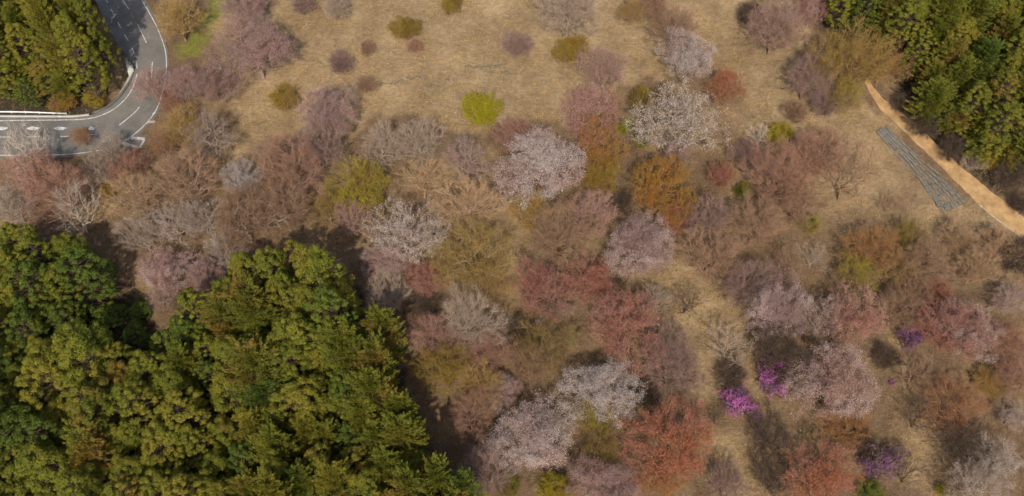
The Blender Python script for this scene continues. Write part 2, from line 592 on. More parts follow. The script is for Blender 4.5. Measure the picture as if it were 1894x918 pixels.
# white guard rail
gp, _ = resample(G([(-90, 209), (0, 210.5), (60, 211.5), (124, 214)]), 1.0)
gr_ = empty('guard_rail', gp[len(gp) // 2])
tag(gr_, 'white steel guard rail along the straight lower road by the conifers', 'guard rail')
inv = Matrix.Translation(-Vector(gp[len(gp) // 2]))
for nm, prof in (('rail', [(-0.06, 0.45), (-0.14, 0.53), (-0.06, 0.62), (-0.14, 0.71), (-0.06, 0.8), (0.02, 0.8), (0.02, 0.45)]),):
    o = put(nm, extrude_path(gp, prof, nm), M_RAIL, gr_)
    o.matrix_parent_inverse = inv
pv, pf = [], []
th = np.linspace(0, 2 * math.pi, 7)[:-1]
V = np.concatenate([np.column_stack([0.07 * np.cos(th), 0.07 * np.sin(th), np.full(6, z)]) for z in (-0.3, 0.85)])
F4 = np.array([[i, (i + 1) % 6, 6 + (i + 1) % 6, 6 + i] for i in range(6)])
post_me = mesh_np('post', V, [F4, np.arange(6, 12)[None]])
for i in range(1, len(gp), 3):
    o = put('post', post_me, M_RAIL, gr_)
    o.matrix_parent_inverse = inv
    o.location = gp[i] + [0, 0.12, 0]
kp2, _ = resample(G([(-90, 214), (0, 215), (80, 215.5), (130, 215.5), (165, 212.5)]), 1.0)
ks = put('kerb', extrude_path(kp2, rect(-0.3, 0.3, -0.1, 0.17), 'kerb'), M_CONCRETE, road)

# dirt path
PL = [(1598, 150), (1613, 180), (1635, 209), (1675, 246), (1715, 285), (1756, 325), (1797, 366), (1838, 402), (1894, 441), (1960, 492), (2040, 560)]
PR = [(1606, 146), (1627, 176), (1660, 204), (1702, 237), (1742, 277), (1782, 312), (1822, 346), (1862, 377), (1905, 410), (1975, 462), (2055, 530)]
pl, _ = resample(G(PL), 0.8)
pr_, _ = resample(G(PR), 0.8)
kk = 130
pl = np.stack([np.interp(np.linspace(0, 1, kk), np.linspace(0, 1, len(pl)), pl[:, j]) for j in range(3)], -1)
pr_ = np.stack([np.interp(np.linspace(0, 1, kk), np.linspace(0, 1, len(pr_)), pr_[:, j]) for j in range(3)], -1)
nn_ = normals2(pl)
pl[:, :2] += nn_ * ((vnoise(np.arange(kk), np.zeros(kk), 3, 1) - 0.5) * 0.15 + (vnoise(np.arange(kk), np.zeros(kk), 1.2, 7) - 0.5) * 0.2)[:, None]
pr_[:, :2] += nn_ * ((vnoise(np.arange(kk), np.zeros(kk), 4, 2) - 0.5) * 0.2 + (vnoise(np.arange(kk), np.zeros(kk), 1.2, 8) - 0.5) * 0.2)[:, None]
V, F = strip(pl, pr_, 0.05, 6)
put('path', mesh_np('path', V, [F], smooth=True), M_PATH, kind='structure')
# pale timber edging on the path's lower side
ep, _ = resample(G([(1812, 380), (1845, 408), (1895, 444), (1940, 478)]), 0.8)
tag(put('path_edging', extrude_path(ep, rect(-0.09, 0.09, -0.1, 0.22), 'path_edging'), M_PALE), 'thin pale timber edging along the lower side of the orange path', 'edging')

# stepped revetments of weathered timber rows
th8 = np.linspace(0, 2 * math.pi, 8)[:-1]


def log_mesh(seed):
    r = np.random.default_rng(seed)
    V = []
    for x in (-0.5, -0.2, 0.15, 0.5):
        rr = 0.5 * r.uniform(0.85, 1.1)
        V.append(np.column_stack([np.full(7, x), rr * np.cos(th8) + r.uniform(-.06, .06), rr * np.sin(th8) + r.uniform(-.05, .05)]))
    V = np.concatenate(V)
    F = []
    for k in range(3):
        for i in range(7):
            F.append([k * 7 + i, k * 7 + (i + 1) % 7, (k + 1) * 7 + (i + 1) % 7, (k + 1) * 7 + i])
    return mesh_np('log', V, [np.array(F), np.arange(7)[None], np.arange(21, 28)[::-1][None]])


LOGS = [log_mesh(s) for s in range(4)]


def revetment(c0, c1, c2, c3, rows, per, label):
    """c0-c1 the lower long edge, c3-c2 the upper long edge (pixels)"""
    P = G([c0, c1, c2, c3])
    ctr = P.mean(0)
    t = empty('timber_revetment', ctr)
    tag(t, label, 'revetment', 'revetments beside the orange path')
    for r in range(rows):
        a = P[0] + (P[3] - P[0]) * (r + 0.5) / rows
        b = P[1] + (P[2] - P[1]) * (r + 0.5) / rows
        wid = np.linalg.norm((P[3] - P[0] + P[2] - P[1]) / 2) / rows
        for k in range(per):
            s0, s1 = (k + 0.1 * rng.uniform(-1, 1)) / per, (k + 1 + 0.1 * rng.uniform(-1, 1)) / per
            p, q_ = a + (b - a) * s0, a + (b - a) * s1
            mid = (p + q_) / 2 + np.append(rng.normal(size=2) * wid * 0.07, 0)
            L = np.linalg.norm(q_ - p)
            o = put('log', LOGS[rng.integers(4)], M_LOG, t)
            d3 = Vector(q_ - p + rng.normal(size=3) * 0.05 * L)
            o.location = Vector(mid - ctr) + Vector((0, 0, -0.14 + 0.42 * rng.random()))
            o.rotation_euler = d3.to_track_quat('X', 'Z').to_euler()
            o.scale = (L, wid * rng.uniform(0.62, 0.98), wid * rng.uniform(0.6, 0.95))
    return t


revetment((1620, 246), (1702, 338), (1740, 324), (1640, 234), 6, 8, 'longer grey timber revetment with ribbed rows, upper one beside the orange path')
revetment((1702, 338), (1742, 396), (1788, 374), (1740, 326), 7, 6, 'shorter grey timber revetment with broken rows, lower one beside the orange path')

# broken stone terrace lines in the meadow
ICO = None


def stone_mesh(seed):
    r = np.random.default_rng(seed)
    V = []
    for z, rad in ((-0.4, 0.4), (0.05, 0.5), (0.38, 0.3)):
        a = np.linspace(0, 2 * math.pi, 7)[:-1] + r.uniform(0, 1)
        V.append(np.column_stack([rad * np.cos(a) * r.uniform(.8, 1.2, 6), rad * np.sin(a) * r.uniform(.8, 1.2, 6), np.full(6, z) + r.uniform(-.06, .06, 6)]))
    V = np.concatenate(V)
    F = [[k * 6 + i, k * 6 + (i + 1) % 6, (k + 1) * 6 + (i + 1) % 6, (k + 1) * 6 + i] for k in range(2) for i in range(6)]
    return mesh_np('stone', V, [np.array(F), np.arange(12, 18)[None]])


STONES = [stone_mesh(s) for s in range(4)]
for pts, sz, label in (
        ([(700, 158), (740, 152), (762, 146), (785, 141)], 0.55, 'broken line of mossy stones crossing the meadow, the one farthest left'),
        ([(775, 158), (800, 160), (815, 153), (840, 150)], 0.5, 'short crooked line of stones in mid meadow left of the vivid shrub'),
        ([(868, 125), (885, 128), (905, 125), (925, 122)], 0.75, 'dark rocky ledge breaking through the straw grass in upper mid meadow'),
        ([(900, 134), (930, 135), (965, 138)], 0.5, 'pale low line of stones just below the dark rocky ledge'),
        ([(575, 112), (592, 118), (604, 124)], 0.45, 'small scatter of grey stones left of the little brown shrub in the meadow')):
    P, _ = resample(G(pts), 0.6)
    t = empty('stone_ledge', P[len(P) // 2])
    tag(t, label, 'stone ledge', 'broken stone terraces in the meadow')
    for p in P:
        if rng.random() < 0.22:
            continue
        o = put('stone', STONES[rng.integers(4)], M_ROCK, t)
        s_ = sz * rng.uniform(0.6, 1.5)
        o.scale = (s_ * 1.6, s_ * 0.7, s_ * 0.7)
        o.rotation_euler = (0, 0, rng.uniform(-0.5, 0.5))
        xy = p[:2] + rng.uniform(-.3, .3, 2)
        o.location = Vector((xy[0], xy[1], float(ground_z(xy[0], xy[1])) + 0.1)) - t.location

# ------------------------------------------------------------------ plant builders
def unit(v):
    return v / (np.linalg.norm(v, axis=-1, keepdims=True) + 1e-9)


def perp(d, r):
    """random unit vectors perpendicular to d"""
    a = unit(r.normal(size=d.shape))
    return unit(np.cross(d, a))


def tubes(P0, P1, R0, R1, sides=5):
    """tapered prisms between point pairs"""
    n = len(P0)
    d = unit(P1 - P0)
    ref = np.where(np.abs(d[:, 2:3]) > 0.9, np.array([[1.0, 0, 0]]), np.array([[0, 0, 1.0]]))
    a = unit(np.cross(d, ref))
    b = np.cross(d, a)
    th = np.linspace(0, 2 * math.pi, sides, endpoint=False)
    ring = np.cos(th)[None, :, None] * a[:, None] + np.sin(th)[None, :, None] * b[:, None]
    V = np.concatenate([P0[:, None] + ring * R0[:, None, None], P1[:, None] + ring * R1[:, None, None]], 1)   # n, 2s, 3
    base = (np.arange(n) * 2 * sides)[:, None]
    i = np.arange(sides)[None]
    j = (np.arange(sides)[None] + 1) % sides
    F = np.stack([base + i, base + j, base + sides + j, base + sides + i], -1).reshape(-1, 4)
    return V.reshape(-1, 3), F


def twig_tris(P, d, L, w, r):
    """two crossed slivers per twig"""
    s1 = perp(d, r)
    s2 = np.cross(d, s1)
    tip = P + d * L[:, None]
    n = len(P)
    V = np.stack([P - s1 * w[:, None], P + s1 * w[:, None], P - s2 * w[:, None], P + s2 * w[:, None], tip], 1).reshape(-1, 3)
    b = (np.arange(n) * 5)[:, None]
    F = np.concatenate([b + np.array([[0, 1, 4]]), b + np.array([[2, 3, 4]])])
    return V, F


def leaf_quads(P, nrm, size, aspect, r, dirs=None):
    """one small quad per leaf, folded a little"""
    nrm = unit(nrm)
    a = perp(nrm, r) if dirs is None else unit(dirs - nrm * np.sum(dirs * nrm, -1, keepdims=True) * 0.6)
    b = unit(np.cross(nrm, a))
    h = size[:, None]
    V = np.stack([P - a * h, P + b * h * aspect, P + a * h, P - b * h * aspect], 1).reshape(-1, 3)
    F = (np.arange(len(P)) * 4)[:, None] + np.arange(4)[None]
    return V, F


def wobble(P, seed, wl):
    q = P / wl
    s = seed * 1.7
    return 0.5 + 0.25 * np.sin(q[:, 0] * 2.1 + s + np.sin(q[:, 1] * 1.7 + s)) + 0.25 * np.sin(q[:, 2] * 2.6 + q[:, 1] * 1.9 + 2 * s)


def skeleton(seed, D, H, n, fork, shell=0.45, bf=0.35, lean=0.6, stems=1):
    r = np.random.default_rng(seed)
    R = D / 2
    zc = fork + (H - fork) * 0.45
    ph0 = r.uniform(0, 6.28, 4)
    v = unit(r.normal(size=(n * 2, 3)))
    rad = r.random(n * 2) ** shell
    phi = np.arctan2(v[:, 1], v[:, 0])
    lob = 0.9 + 0.12 * np.sin(phi + ph0[3]) + 0.15 * np.sin(2 * phi + ph0[0]) + 0.12 * np.sin(3 * phi + ph0[1] + v[:, 2]) + 0.1 * np.sin(5 * phi + ph0[2] + 3 * v[:, 2])
    P = v * rad[:, None]
    P[:, 0] *= R * lob
    P[:, 1] *= R * lob
    P[:, 2] = zc + np.where(P[:, 2] > 0, P[:, 2] * (H - zc) * (0.85 + 0.2 * np.sin(phi * 2 + ph0[3])), P[:, 2] * (zc - fork * 0.95))
    P = P[:n]
    off = r.uniform(-lean, lean, 2)
    root = np.array([[0, 0, -0.3]])
    nodes = [root[0]]
    par = [-1]
    plen = [0.0]
    for s in range(stems):
        a = r.uniform(0, 6.28)
        spread = 0.0 if stems == 1 else 0.35
        k = 4 if fork > 1.5 else 2
        prev = 0
        for i in range(1, k + 1):
            t = i / k
            p = np.array([off[0] * t * t + math.cos(a) * spread * t * fork, off[1] * t * t + math.sin(a) * spread * t * fork, fork * t]) + r.normal(size=3) * 0.05
            nodes.append(p)
            par.append(prev)
            plen.append(plen[prev] + np.linalg.norm(p - nodes[prev]))
            prev = len(nodes) - 1
    top = np.array([off[0], off[1], fork])
    order = np.argsort(np.linalg.norm(P - top, axis=1))
    N = np.zeros((n + len(nodes), 3))
    N[:len(nodes)] = nodes
    PL_ = np.zeros(len(N))
    PL_[:len(nodes)] = plen
    cnt = len(nodes)
    first = 3 if stems == 1 and fork > 1.5 else 1
    for i in order:
        p = P[i]
        d = np.linalg.norm(N[first:cnt] - p, axis=1)
        pen = np.maximum(0, N[first:cnt, 2] - p[2]) * 0.8
        j = int(np.argmin(d + bf * PL_[first:cnt] + pen)) + first
        N[cnt] = p
        par.append(j)
        PL_[cnt] = PL_[j] + np.linalg.norm(p - N[j])
        cnt += 1
    par = np.array(par)
    tips = np.zeros(cnt)
    haskid = np.zeros(cnt, bool)
    haskid[par[1:]] = True
    tips[~haskid] = 1
    for i in range(cnt - 1, 0, -1):
        tips[par[i]] += tips[i]
    return N, par, tips, np.array([off[0], off[1], zc]), r


def deciduous(seed, D, H, n=380, fork=2.6, tip=0.02, twigs=8, tlen=0.9, tw=0.011, leaves=0, lsize=0.14, aspect=0.7, lbias=0.6,
              stems=1, bf=0.35, shell=0.45, blendwl=3.0, upbias=0.25, patchy=0.0, sides=5, blur=0.0):
    """-> meshes (trunk, twigs, crown or None)"""
    N, par, tips, ctr, r = skeleton(seed, D, H, n, fork, shell, bf, stems=stems)
    e = np.arange(1, len(N))
    rad = tip * np.sqrt(tips)
    R1 = rad[e]
    R0 = np.minimum(rad[par[e]], R1 * 1.5 + 0.01)
    # bend each limb at its middle so that it is not a straight rod
    mid = (N[par[e]] + N[e]) / 2 + r.normal(size=(len(e), 3)) * 0.07 * np.linalg.norm(N[e] - N[par[e]], axis=1)[:, None]
    mid[:4] = (N[par[e]] + N[e])[:4] / 2
    V1, F1 = tubes(N[par[e]], mid, R0, (R0 + R1) / 2, sides)
    V2, F2 = tubes(mid, N[e], (R0 + R1) / 2, R1, sides)
    trunk = mesh_np('trunk', np.concatenate([V1, V2]), [np.concatenate([F1, F2 + len(V1)])], smooth=True)
    # twigs on the outer limbs
    src = e[tips[e] <= 4]
    idx = np.repeat(src, twigs)
    t = r.random(len(idx))[:, None]
    base = N[par[idx]] * (1 - t) + N[idx] * t
    ed = unit(N[idx] - N[par[idx]])
    out = unit((base - ctr) * np.array([1, 1, 0.8]))
    d = unit(ed * 0.5 + out * 0.6 + r.normal(size=ed.shape) * 0.5 + np.array([0, 0, upbias]))
    L = tlen * r.uniform(0.45, 1.25, len(idx))
    VT, FT = twig_tris(base, d, L, np.full(len(idx), tw), r)
    # second order of finer twigs
    i2 = np.repeat(np.arange(len(idx)), 2)
    b2 = base[i2] + d[i2] * (L[i2] * r.uniform(0.25, 0.9, len(i2)))[:, None]
    d2 = unit(d[i2] + r.normal(size=(len(i2), 3)) * 0.55)
    L2 = L[i2] * 0.6
    VT2, FT2 = twig_tris(b2, d2, L2, np.full(len(i2), tw * 0.75), r)
    FT2 = FT2[:len(i2)]
    FT = np.concatenate([FT, FT2 + len(VT)])
    VT = np.concatenate([VT, VT2])
    twig = mesh_np('twigs', VT, [FT])
    crown = None
    if leaves:
        k = r.integers(0, len(i2), leaves)
        p = b2[k] + d2[k] * (L2[k] * r.uniform(0.1, 1.05, leaves))[:, None] + r.normal(size=(leaves, 3)) * max(lsize * 0.5, blur)
        if patchy:
            wv = wobble(p, seed + 3, 1.6)
            keep = wv + r.normal(size=leaves) * 0.12 > patchy
            p = p[keep]
            k = k[keep]
        nl = len(p)
        nrm = unit(p - ctr + np.array([0, 0, 1.5])) * lbias + unit(r.normal(size=(nl, 3))) * (1 - lbias * 0.5)
        sz = lsize * r.uniform(0.6, 1.3, nl)
        VL, FL = leaf_quads(p, nrm, sz, aspect, r)
        bl = np.clip((wobble(p, seed, blendwl) - 0.5) * 2.5 + 0.4 + r.normal(size=nl) * 0.22, 0, 1)
        tone = np.clip(0.5 + 0.28 * r.normal(size=nl), 0, 1)
        crown = mesh_np('crown', VL, [FL], {'blend': bl, 'tone': tone})
    return trunk, twig, crown


def conifer(seed, D, H, style='pine'):
    r = np.random.default_rng(seed)
    R = D / 2
    z0 = H * 0.2
    top = H
    ph0 = r.uniform(0, 6.28, 4)
    lx, ly = r.uniform(-.5, .5, 2)
    tp = np.array([[lx * t * t, ly * t * t, -0.4 + t * (H * 0.93 + 0.4)] for t in np.linspace(0, 1, 7)])
    tr = np.linspace(0.3, 0.05, 7)
    VT, FT = tubes(tp[:-1], tp[1:], tr[:-1], tr[1:], 7)
    trunk = mesh_np('trunk', VT, [FT], smooth=True)

    def on_trunk(z):
        t = np.clip((z + 0.4) / (H * 0.93 + 0.4), 0, 1)
        return np.column_stack([lx * t * t, ly * t * t, z])
    if style == 'pine':
        n = 215
        zt = 1 - r.random(n) ** 1.15 * 0.98                      # 0 bottom .. 1 top
        prof = np.sqrt(np.clip(1 - np.clip((zt - 0.30) / 0.72, -0.6, 1) ** 2, 0.04, 1))
        phi = r.uniform(0, 6.28, n)
        lob = 0.82 + 0.17 * np.sin(2 * phi + ph0[0] + 3 * zt) + 0.14 * np.sin(3 * phi + ph0[1]) + 0.12 * np.sin(5 * phi + ph0[2] + 5 * zt)
        rr = R * prof * lob * r.uniform(0.55, 1.0, n) ** 0.6
        zz = z0 + (top - z0) * zt + 0.5 * np.sin(phi * 3 + ph0[3])
        tipP = np.column_stack([rr * np.cos(phi) + lx, rr * np.sin(phi) + ly, zz])
        rc = r.uniform(0.36, 0.78, n) * r.uniform(0.8, 1.35)
        zb = np.clip(zz - 0.35 * rr - 0.5, z0 * 0.7, H * 0.9)
        rootP = on_trunk(zb)
        VB, FB = tubes(rootP, tipP - [0, 0, 0.2], np.full(n, 0.07), np.full(n, 0.025), 4)
        m_ = 115
        idx = np.repeat(np.arange(n), m_)
        v = unit(r.normal(size=(n * m_, 3)))
        v[:, 2] = np.abs(v[:, 2]) * 0.9 - 0.25
        q = r.random(n * m_) ** 0.4
        P = tipP[idx] + v * (rc[idx] * q)[:, None] * np.array([1, 1, 0.75])
        nrm = unit(v + np.array([0, 0, 0.35])) * 0.75 + unit(r.normal(size=v.shape)) * 0.5
        size = 0.105 * r.uniform(0.7, 1.35, len(P))
        VL, FL = leaf_quads(P, nrm, size, 0.65, r)
        cl = r.random(n)
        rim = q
    else:
        n = 210
        zt = 1 - r.random(n) ** 1.1 * 0.97
        phi = r.uniform(0, 6.28, n)
        prof = np.sqrt(np.clip(1 - np.clip((zt - 0.25) / 0.78, -0.5, 1) ** 2, 0.03, 1))
        lob = 0.85 + 0.16 * np.sin(2 * phi + ph0[0]) + 0.14 * np.sin(4 * phi + ph0[1])
        ln = R * prof * lob * r.uniform(0.6, 1.15, n)
        zs = z0 + (top - z0) * zt * 0.86
        rise = r.uniform(0.1, 0.6, n) + 0.5 * zt ** 3
        rootP = on_trunk(zs)
        dr = np.column_stack([np.cos(phi), np.sin(phi), rise])
        tipP = rootP + dr * ln[:, None]
        VB, FB = tubes(rootP, tipP, np.full(n, 0.06), np.full(n, 0.02), 4)
        m_ = 110
        idx = np.repeat(np.arange(n), m_)
        q = r.random(n * m_) ** 0.55
        side = r.normal(size=(n * m_, 3)) * (0.42 * (1.2 - q))[:, None] * np.array([1, 1, 0.6])
        P = rootP[idx] + dr[idx] * (ln[idx] * q)[:, None] + side
        P[:, 2] += 0.35 * q ** 3
        dirs = unit(dr[idx] * np.array([1, 1, 1.0]) + side * 1.6 + np.array([0, 0, 0.35]) + r.normal(size=side.shape) * 0.25)
        nrm = unit(np.cross(dirs, perp(dirs, r))) + np.array([0, 0, 0.8])
        size = 0.165 * r.uniform(0.7, 1.3, len(P))
        VL, FL = leaf_quads(P, nrm, size, 0.34, r, dirs)
        cl = r.random(n)
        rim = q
    limbs = mesh_np('limbs', VB, [FB])
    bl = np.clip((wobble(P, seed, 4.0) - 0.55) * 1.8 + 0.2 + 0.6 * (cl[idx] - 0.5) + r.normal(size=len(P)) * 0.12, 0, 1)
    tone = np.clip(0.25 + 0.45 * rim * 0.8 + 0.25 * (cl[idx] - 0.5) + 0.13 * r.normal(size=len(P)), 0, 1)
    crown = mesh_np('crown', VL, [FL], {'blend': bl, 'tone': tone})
    return trunk, limbs, crown


# kind: (reference crown diameter, height, height of the crown's middle, object name, crown part, category, variants, crown material, brightness)
KINDS = {
    'cherry': (13, 11.5, 7.0, 'cherry_tree', 'blossom', 'tree', [deciduous(s, 13, 11.5, 440, 2.6, 0.019, 8, 1.0, 0.011, 46000, 0.061, 0.75, 0.45, blendwl=3.2, patchy=0.04, blur=0.2) for s in (1, 2, 3)], M_BLOSSOM, 1.45),
    'sparse': (12, 11.5, 7.0, 'cherry_tree', 'blossom', 'tree', [deciduous(s, 12, 11.5, 360, 2.8, 0.022, 8, 1.0, 0.012, 18000, 0.06, 0.75, 0.45, blendwl=3.0, patchy=0.36, blur=0.13) for s in (4, 5)], M_BLOSSOM, 1.5),
    'bud': (11, 10.5, 6.3, 'budding_tree', 'foliage', 'tree', [deciduous(s, 11, 10.5, 420, 2.2, 0.017, 9, 1.05, 0.010, 24000, 0.064, 0.6, 0.4, blendwl=3.4, upbias=0.5) for s in (6, 7, 8, 9)], M_LEAF, 1.5),
    'haze': (11, 10.5, 6.3, 'budding_tree', 'buds', 'tree', [deciduous(s, 11, 10.5, 400, 2.2, 0.017, 12, 1.15, 0.010, 10500, 0.052, 0.6, 0.4, blendwl=3.4, upbias=0.5) for s in (16, 17, 18)], M_LEAF, 1.5),
    'bare': (11, 11.5, 6.6, 'bare_tree', None, 'tree', [deciduous(s, 11, 11.5, 420, 2.4, 0.021, 15, 1.3, 0.011, upbias=0.7) for s in (10, 11, 12, 13)], None, 1.5),
    'open': (9, 10.5, 5.4, 'bare_tree', None, 'tree', [deciduous(s, 9, 10.5, 170, 2.0, 0.021, 7, 1.1, 0.011, bf=0.5, upbias=0.6) for s in (14, 15, 19)], None, 1.5),
    'shrub': (6, 4.6, 2.5, 'leafy_shrub', 'foliage', 'shrub', [deciduous(s, 6, 4.6, 330, 0.6, 0.011, 8, 0.75, 0.009, 19000, 0.06, 0.6, 0.4, stems=4, upbias=0.5, blendwl=2.0) for s in (20, 21)], M_LEAF, 1.5),
    'brush': (5, 3.8, 1.9, 'bare_shrub', None, 'shrub', [deciduous(s, 5, 3.8, 240, 0.5, 0.010, 14, 0.9, 0.0095, stems=5, upbias=0.5) for s in (22, 23)], None, 1.5),
    'azalea': (6, 4.2, 2.4, 'azalea_bush', 'blossom', 'shrub', [deciduous(s, 6, 4.2, 260, 0.6, 0.012, 7, 0.75, 0.010, 10500, 0.07, 0.8, 0.45, stems=4, blendwl=1.4, patchy=0.42) for s in (24, 25)], M_BLOSSOM, 1.5),
    'pine': (9, 16, 11.2, 'pine_tree', 'needles', 'tree', [conifer(s, 9, 16, 'pine') for s in (30, 31, 32, 33, 38)], M_NEEDLE, 1.32),
    'spray': (8, 16, 10.6, 'conifer_tree', 'needles', 'tree', [conifer(s, 8, 16, 'spray') for s in (34, 35, 36, 37, 39)], M_NEEDLE, 1.32),
}

# average colours of crowns as the photograph shows them (sRGB)
PAL = {
    'white': (175, 159, 147), 'palepink': (170, 144, 132), 'pink': (160, 124, 112), 'mauve': (142, 115, 105), 'greywhite': (168, 155, 143), 'tanpink': (160, 125, 105),
    'red': (138, 85, 68), 'pinkred': (142, 98, 84), 'orangered': (149, 88, 55), 'orange': (143, 95, 40), 'rust': (134, 94, 58),
    'amber': (127, 98, 28), 'olive': (128, 106, 38), 'yellowgreen': (136, 124, 26), 'vivid': (140, 132, 8), 'darkolive': (104, 86, 34), 'tanolive': (138, 110, 58),
    'green': (96, 104, 30), 'brown': (128, 101, 78), 'redbrown': (134, 100, 80), 'purplebrown': (122, 98, 88), 'grey': (142, 124, 106), 'palegrey': (168, 153, 135), 'tan': (150, 122, 90),
    'dark': (80, 66, 54), 'magenta': (192, 100, 168), 'purple': (136, 90, 124), 'straw': (172, 143, 90),
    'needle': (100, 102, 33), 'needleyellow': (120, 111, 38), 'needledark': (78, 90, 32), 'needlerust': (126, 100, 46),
}
BARK = {'cherry': 'purplebrown', 'sparse': 'grey', 'bud': 'brown', 'haze': 'brown', 'shrub': 'brown', 'azalea': 'dark', 'pine': 'dark', 'spray': 'dark'}


def alb(name, k, desat=0.0):
    c = lin(PAL[name]) * k
    g = c @ np.array([0.3, 0.59, 0.11])
    return np.clip(c * (1 - desat) + g * desat, 0, 0.82)


_n = {}


def plant(u, v, w, kind, c1, c2, label, group=None, hs=1.0, bark=None, rz=None, var=None):
    D, H, hc, name, crown_name, cat, variants, mat, k = KINDS[kind]
    s = 1.0
    for _ in range(3):
        base, depth = at(u, v, hc * s * hs)
        s = w * depth / FPX / D
    i = _n.get(kind, 0)
    _n[kind] = i + 1
    tr, tw, cr = variants[(i if var is None else var) % len(variants)]
    ax = rng.uniform(0.9, 1.1) if kind != 'cherry' else rng.uniform(0.96, 1.04)
    e = empty(name, base, rng.uniform(0, 6.28) if rz is None else rz, (s * ax, s / ax, s * hs))
    tag(e, label, cat, group)
    bk = bark or BARK.get(kind) or c1
    t = put('trunk', tr, M_BARK, e)
    t.color = (*(0.5 * alb('palegrey', 1.2) + 0.5 * alb(bk, 1.3)), 1) if kind in ('bare', 'haze', 'sparse', 'cherry') and u < 900 else (*alb(bk, 1.3), 1)
    f = rng.uniform(0.92, 1.08)
    t = put('limbs' if kind in ('pine', 'spray') else 'twigs', tw, M_BARK, t)
    if kind in ('bud', 'haze', 'shrub'):
        t.color = (*(0.7 * alb(c1, 1.5, 0.1) + 0.3 * alb('brown', 1.4)), 1)
    else:
        t.color = (*(alb(bk, 1.62 if not crown_name else 1.3, 0.06) * f), 1)
    if crown_name:
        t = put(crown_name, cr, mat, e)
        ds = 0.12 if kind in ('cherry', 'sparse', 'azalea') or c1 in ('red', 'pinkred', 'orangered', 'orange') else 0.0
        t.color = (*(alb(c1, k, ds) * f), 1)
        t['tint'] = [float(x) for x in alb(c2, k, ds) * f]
    return e


ORD = ['first', 'second', 'third', 'fourth', 'fifth', 'sixth', 'seventh', 'eighth', 'ninth', 'tenth', 'eleventh', 'twelfth', 'thirteenth', 'fourteenth', 'fifteenth', 'sixteenth', 'seventeenth', 'eighteenth', 'nineteenth', 'twentieth', 'twenty-first', 'twenty-second', 'twenty-third', 'twenty-fourth', 'twenty-fifth', 'twenty-sixth']


def forest(poly, seed, spacing, wr, style, tone, band, where, group, inset=0.42, hs=None):
    r = np.random.default_rng(seed)
    pa = np.array(poly, float)
    lo, hi = pa.min(0), pa.max(0)
    pts = []
    for _ in range(9000):
        u, v = r.uniform(lo[0], hi[0]), r.uniform(lo[1], hi[1])
        if not in_poly(np.array([u]), np.array([v]), poly)[0]:
            continue
        w = r.uniform(*wr)
        inside = edge_dist(u, v, poly)
        if inside < w * inset:
            continue
        if any((u - a) ** 2 + ((v - b) * 1.15) ** 2 < (spacing * (w + c) / (2 * wr[1])) ** 2 for a, b, c in pts):
            continue
        pts.append((u, v, w))
    rows = {}
    for p in pts:
        rows.setdefault(int((p[1] - lo[1]) // band), []).append(p)
    keys = sorted(rows)
    for ri, kx in enumerate(keys):
        row = sorted(rows[kx])
        for ci, (u, v, w) in enumerate(row):
            c1, c2, adj = tone(u, v, r)
            kd = style(u, v, r)
            lbl = '%s %s, %s, %s row from top, %s from left' % (adj, 'pine' if kd == 'pine' else 'feathery conifer', where, ORD[ri], ORD[ci])
            plant(u, v, w, kd, c1, c2, lbl, group, hs=hs(u, v, edge_dist(u, v, poly)) * r.uniform(0.9, 1.12))
    return len(pts)


def tone_mix(p):
    T = [('needle', 'needleyellow', 'olive-green'), ('needleyellow', 'needle', 'yellowish green'), ('needledark', 'needle', 'dark green'), ('needle', 'needlerust', 'rust-tinged green')]

    def f(u, v, r):
        return T[r.choice(4, p=p)]
    return f


n_bl = forest(BL, 5, 66, (76, 130), lambda u, v, r: 'pine' if (v < 620 and r.random() < 0.9) or (u < 430 and r.random() < 0.8) or r.random() < 0.4 else 'spray', tone_mix([0.42, 0.22, 0.18, 0.18]), 62,
              'lower-left forest', 'evergreens of the lower-left forest', inset=0.34, hs=lambda u, v, e: 1.3 if u > 480 and e < 110 else 0.98)
n_ul = forest(UL, 8, 46, (50, 76), lambda u, v, r: 'pine' if r.random() < 0.8 else 'spray', tone_mix([0.4, 0.38, 0.1, 0.12]), 55,
              'upper-left grove', 'evergreens of the upper-left grove', inset=0.42, hs=lambda u, v, e: 2.1 if v < 75 and u > 70 else (1.7 if v < 120 and u > 110 else 1.15 if v < 105 else 0.72))
n_ur = forest(UR, 13, 54, (60, 98), lambda u, v, r: 'pine' if r.random() < 0.6 else 'spray', tone_mix([0.45, 0.2, 0.2, 0.15]), 58,
              'upper-right forest', 'evergreens of the upper-right forest', inset=0.42, hs=lambda u, v, e: 0.68 if e < 70 and v > 100 else 0.98)
print('conifers', n_bl, n_ul, n_ur)

plant(164, 36, 60, 'pine', 'needle', 'needleyellow', 'tall slim pine added at right rim of the upper-left grove to shade the upper road', 'evergreens of the upper-left grove', hs=2.3)  # extra pine, drawn up tall so that its shadow reaches the road
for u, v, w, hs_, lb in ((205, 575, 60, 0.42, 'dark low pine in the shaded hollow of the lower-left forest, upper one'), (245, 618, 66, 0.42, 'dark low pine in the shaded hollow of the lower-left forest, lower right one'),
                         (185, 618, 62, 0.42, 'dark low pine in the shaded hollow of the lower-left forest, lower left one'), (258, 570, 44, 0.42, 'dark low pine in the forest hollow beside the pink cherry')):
    plant(u, v, w, 'pine', 'needledark', 'needledark', lb, 'evergreens of the lower-left forest', hs=hs_)

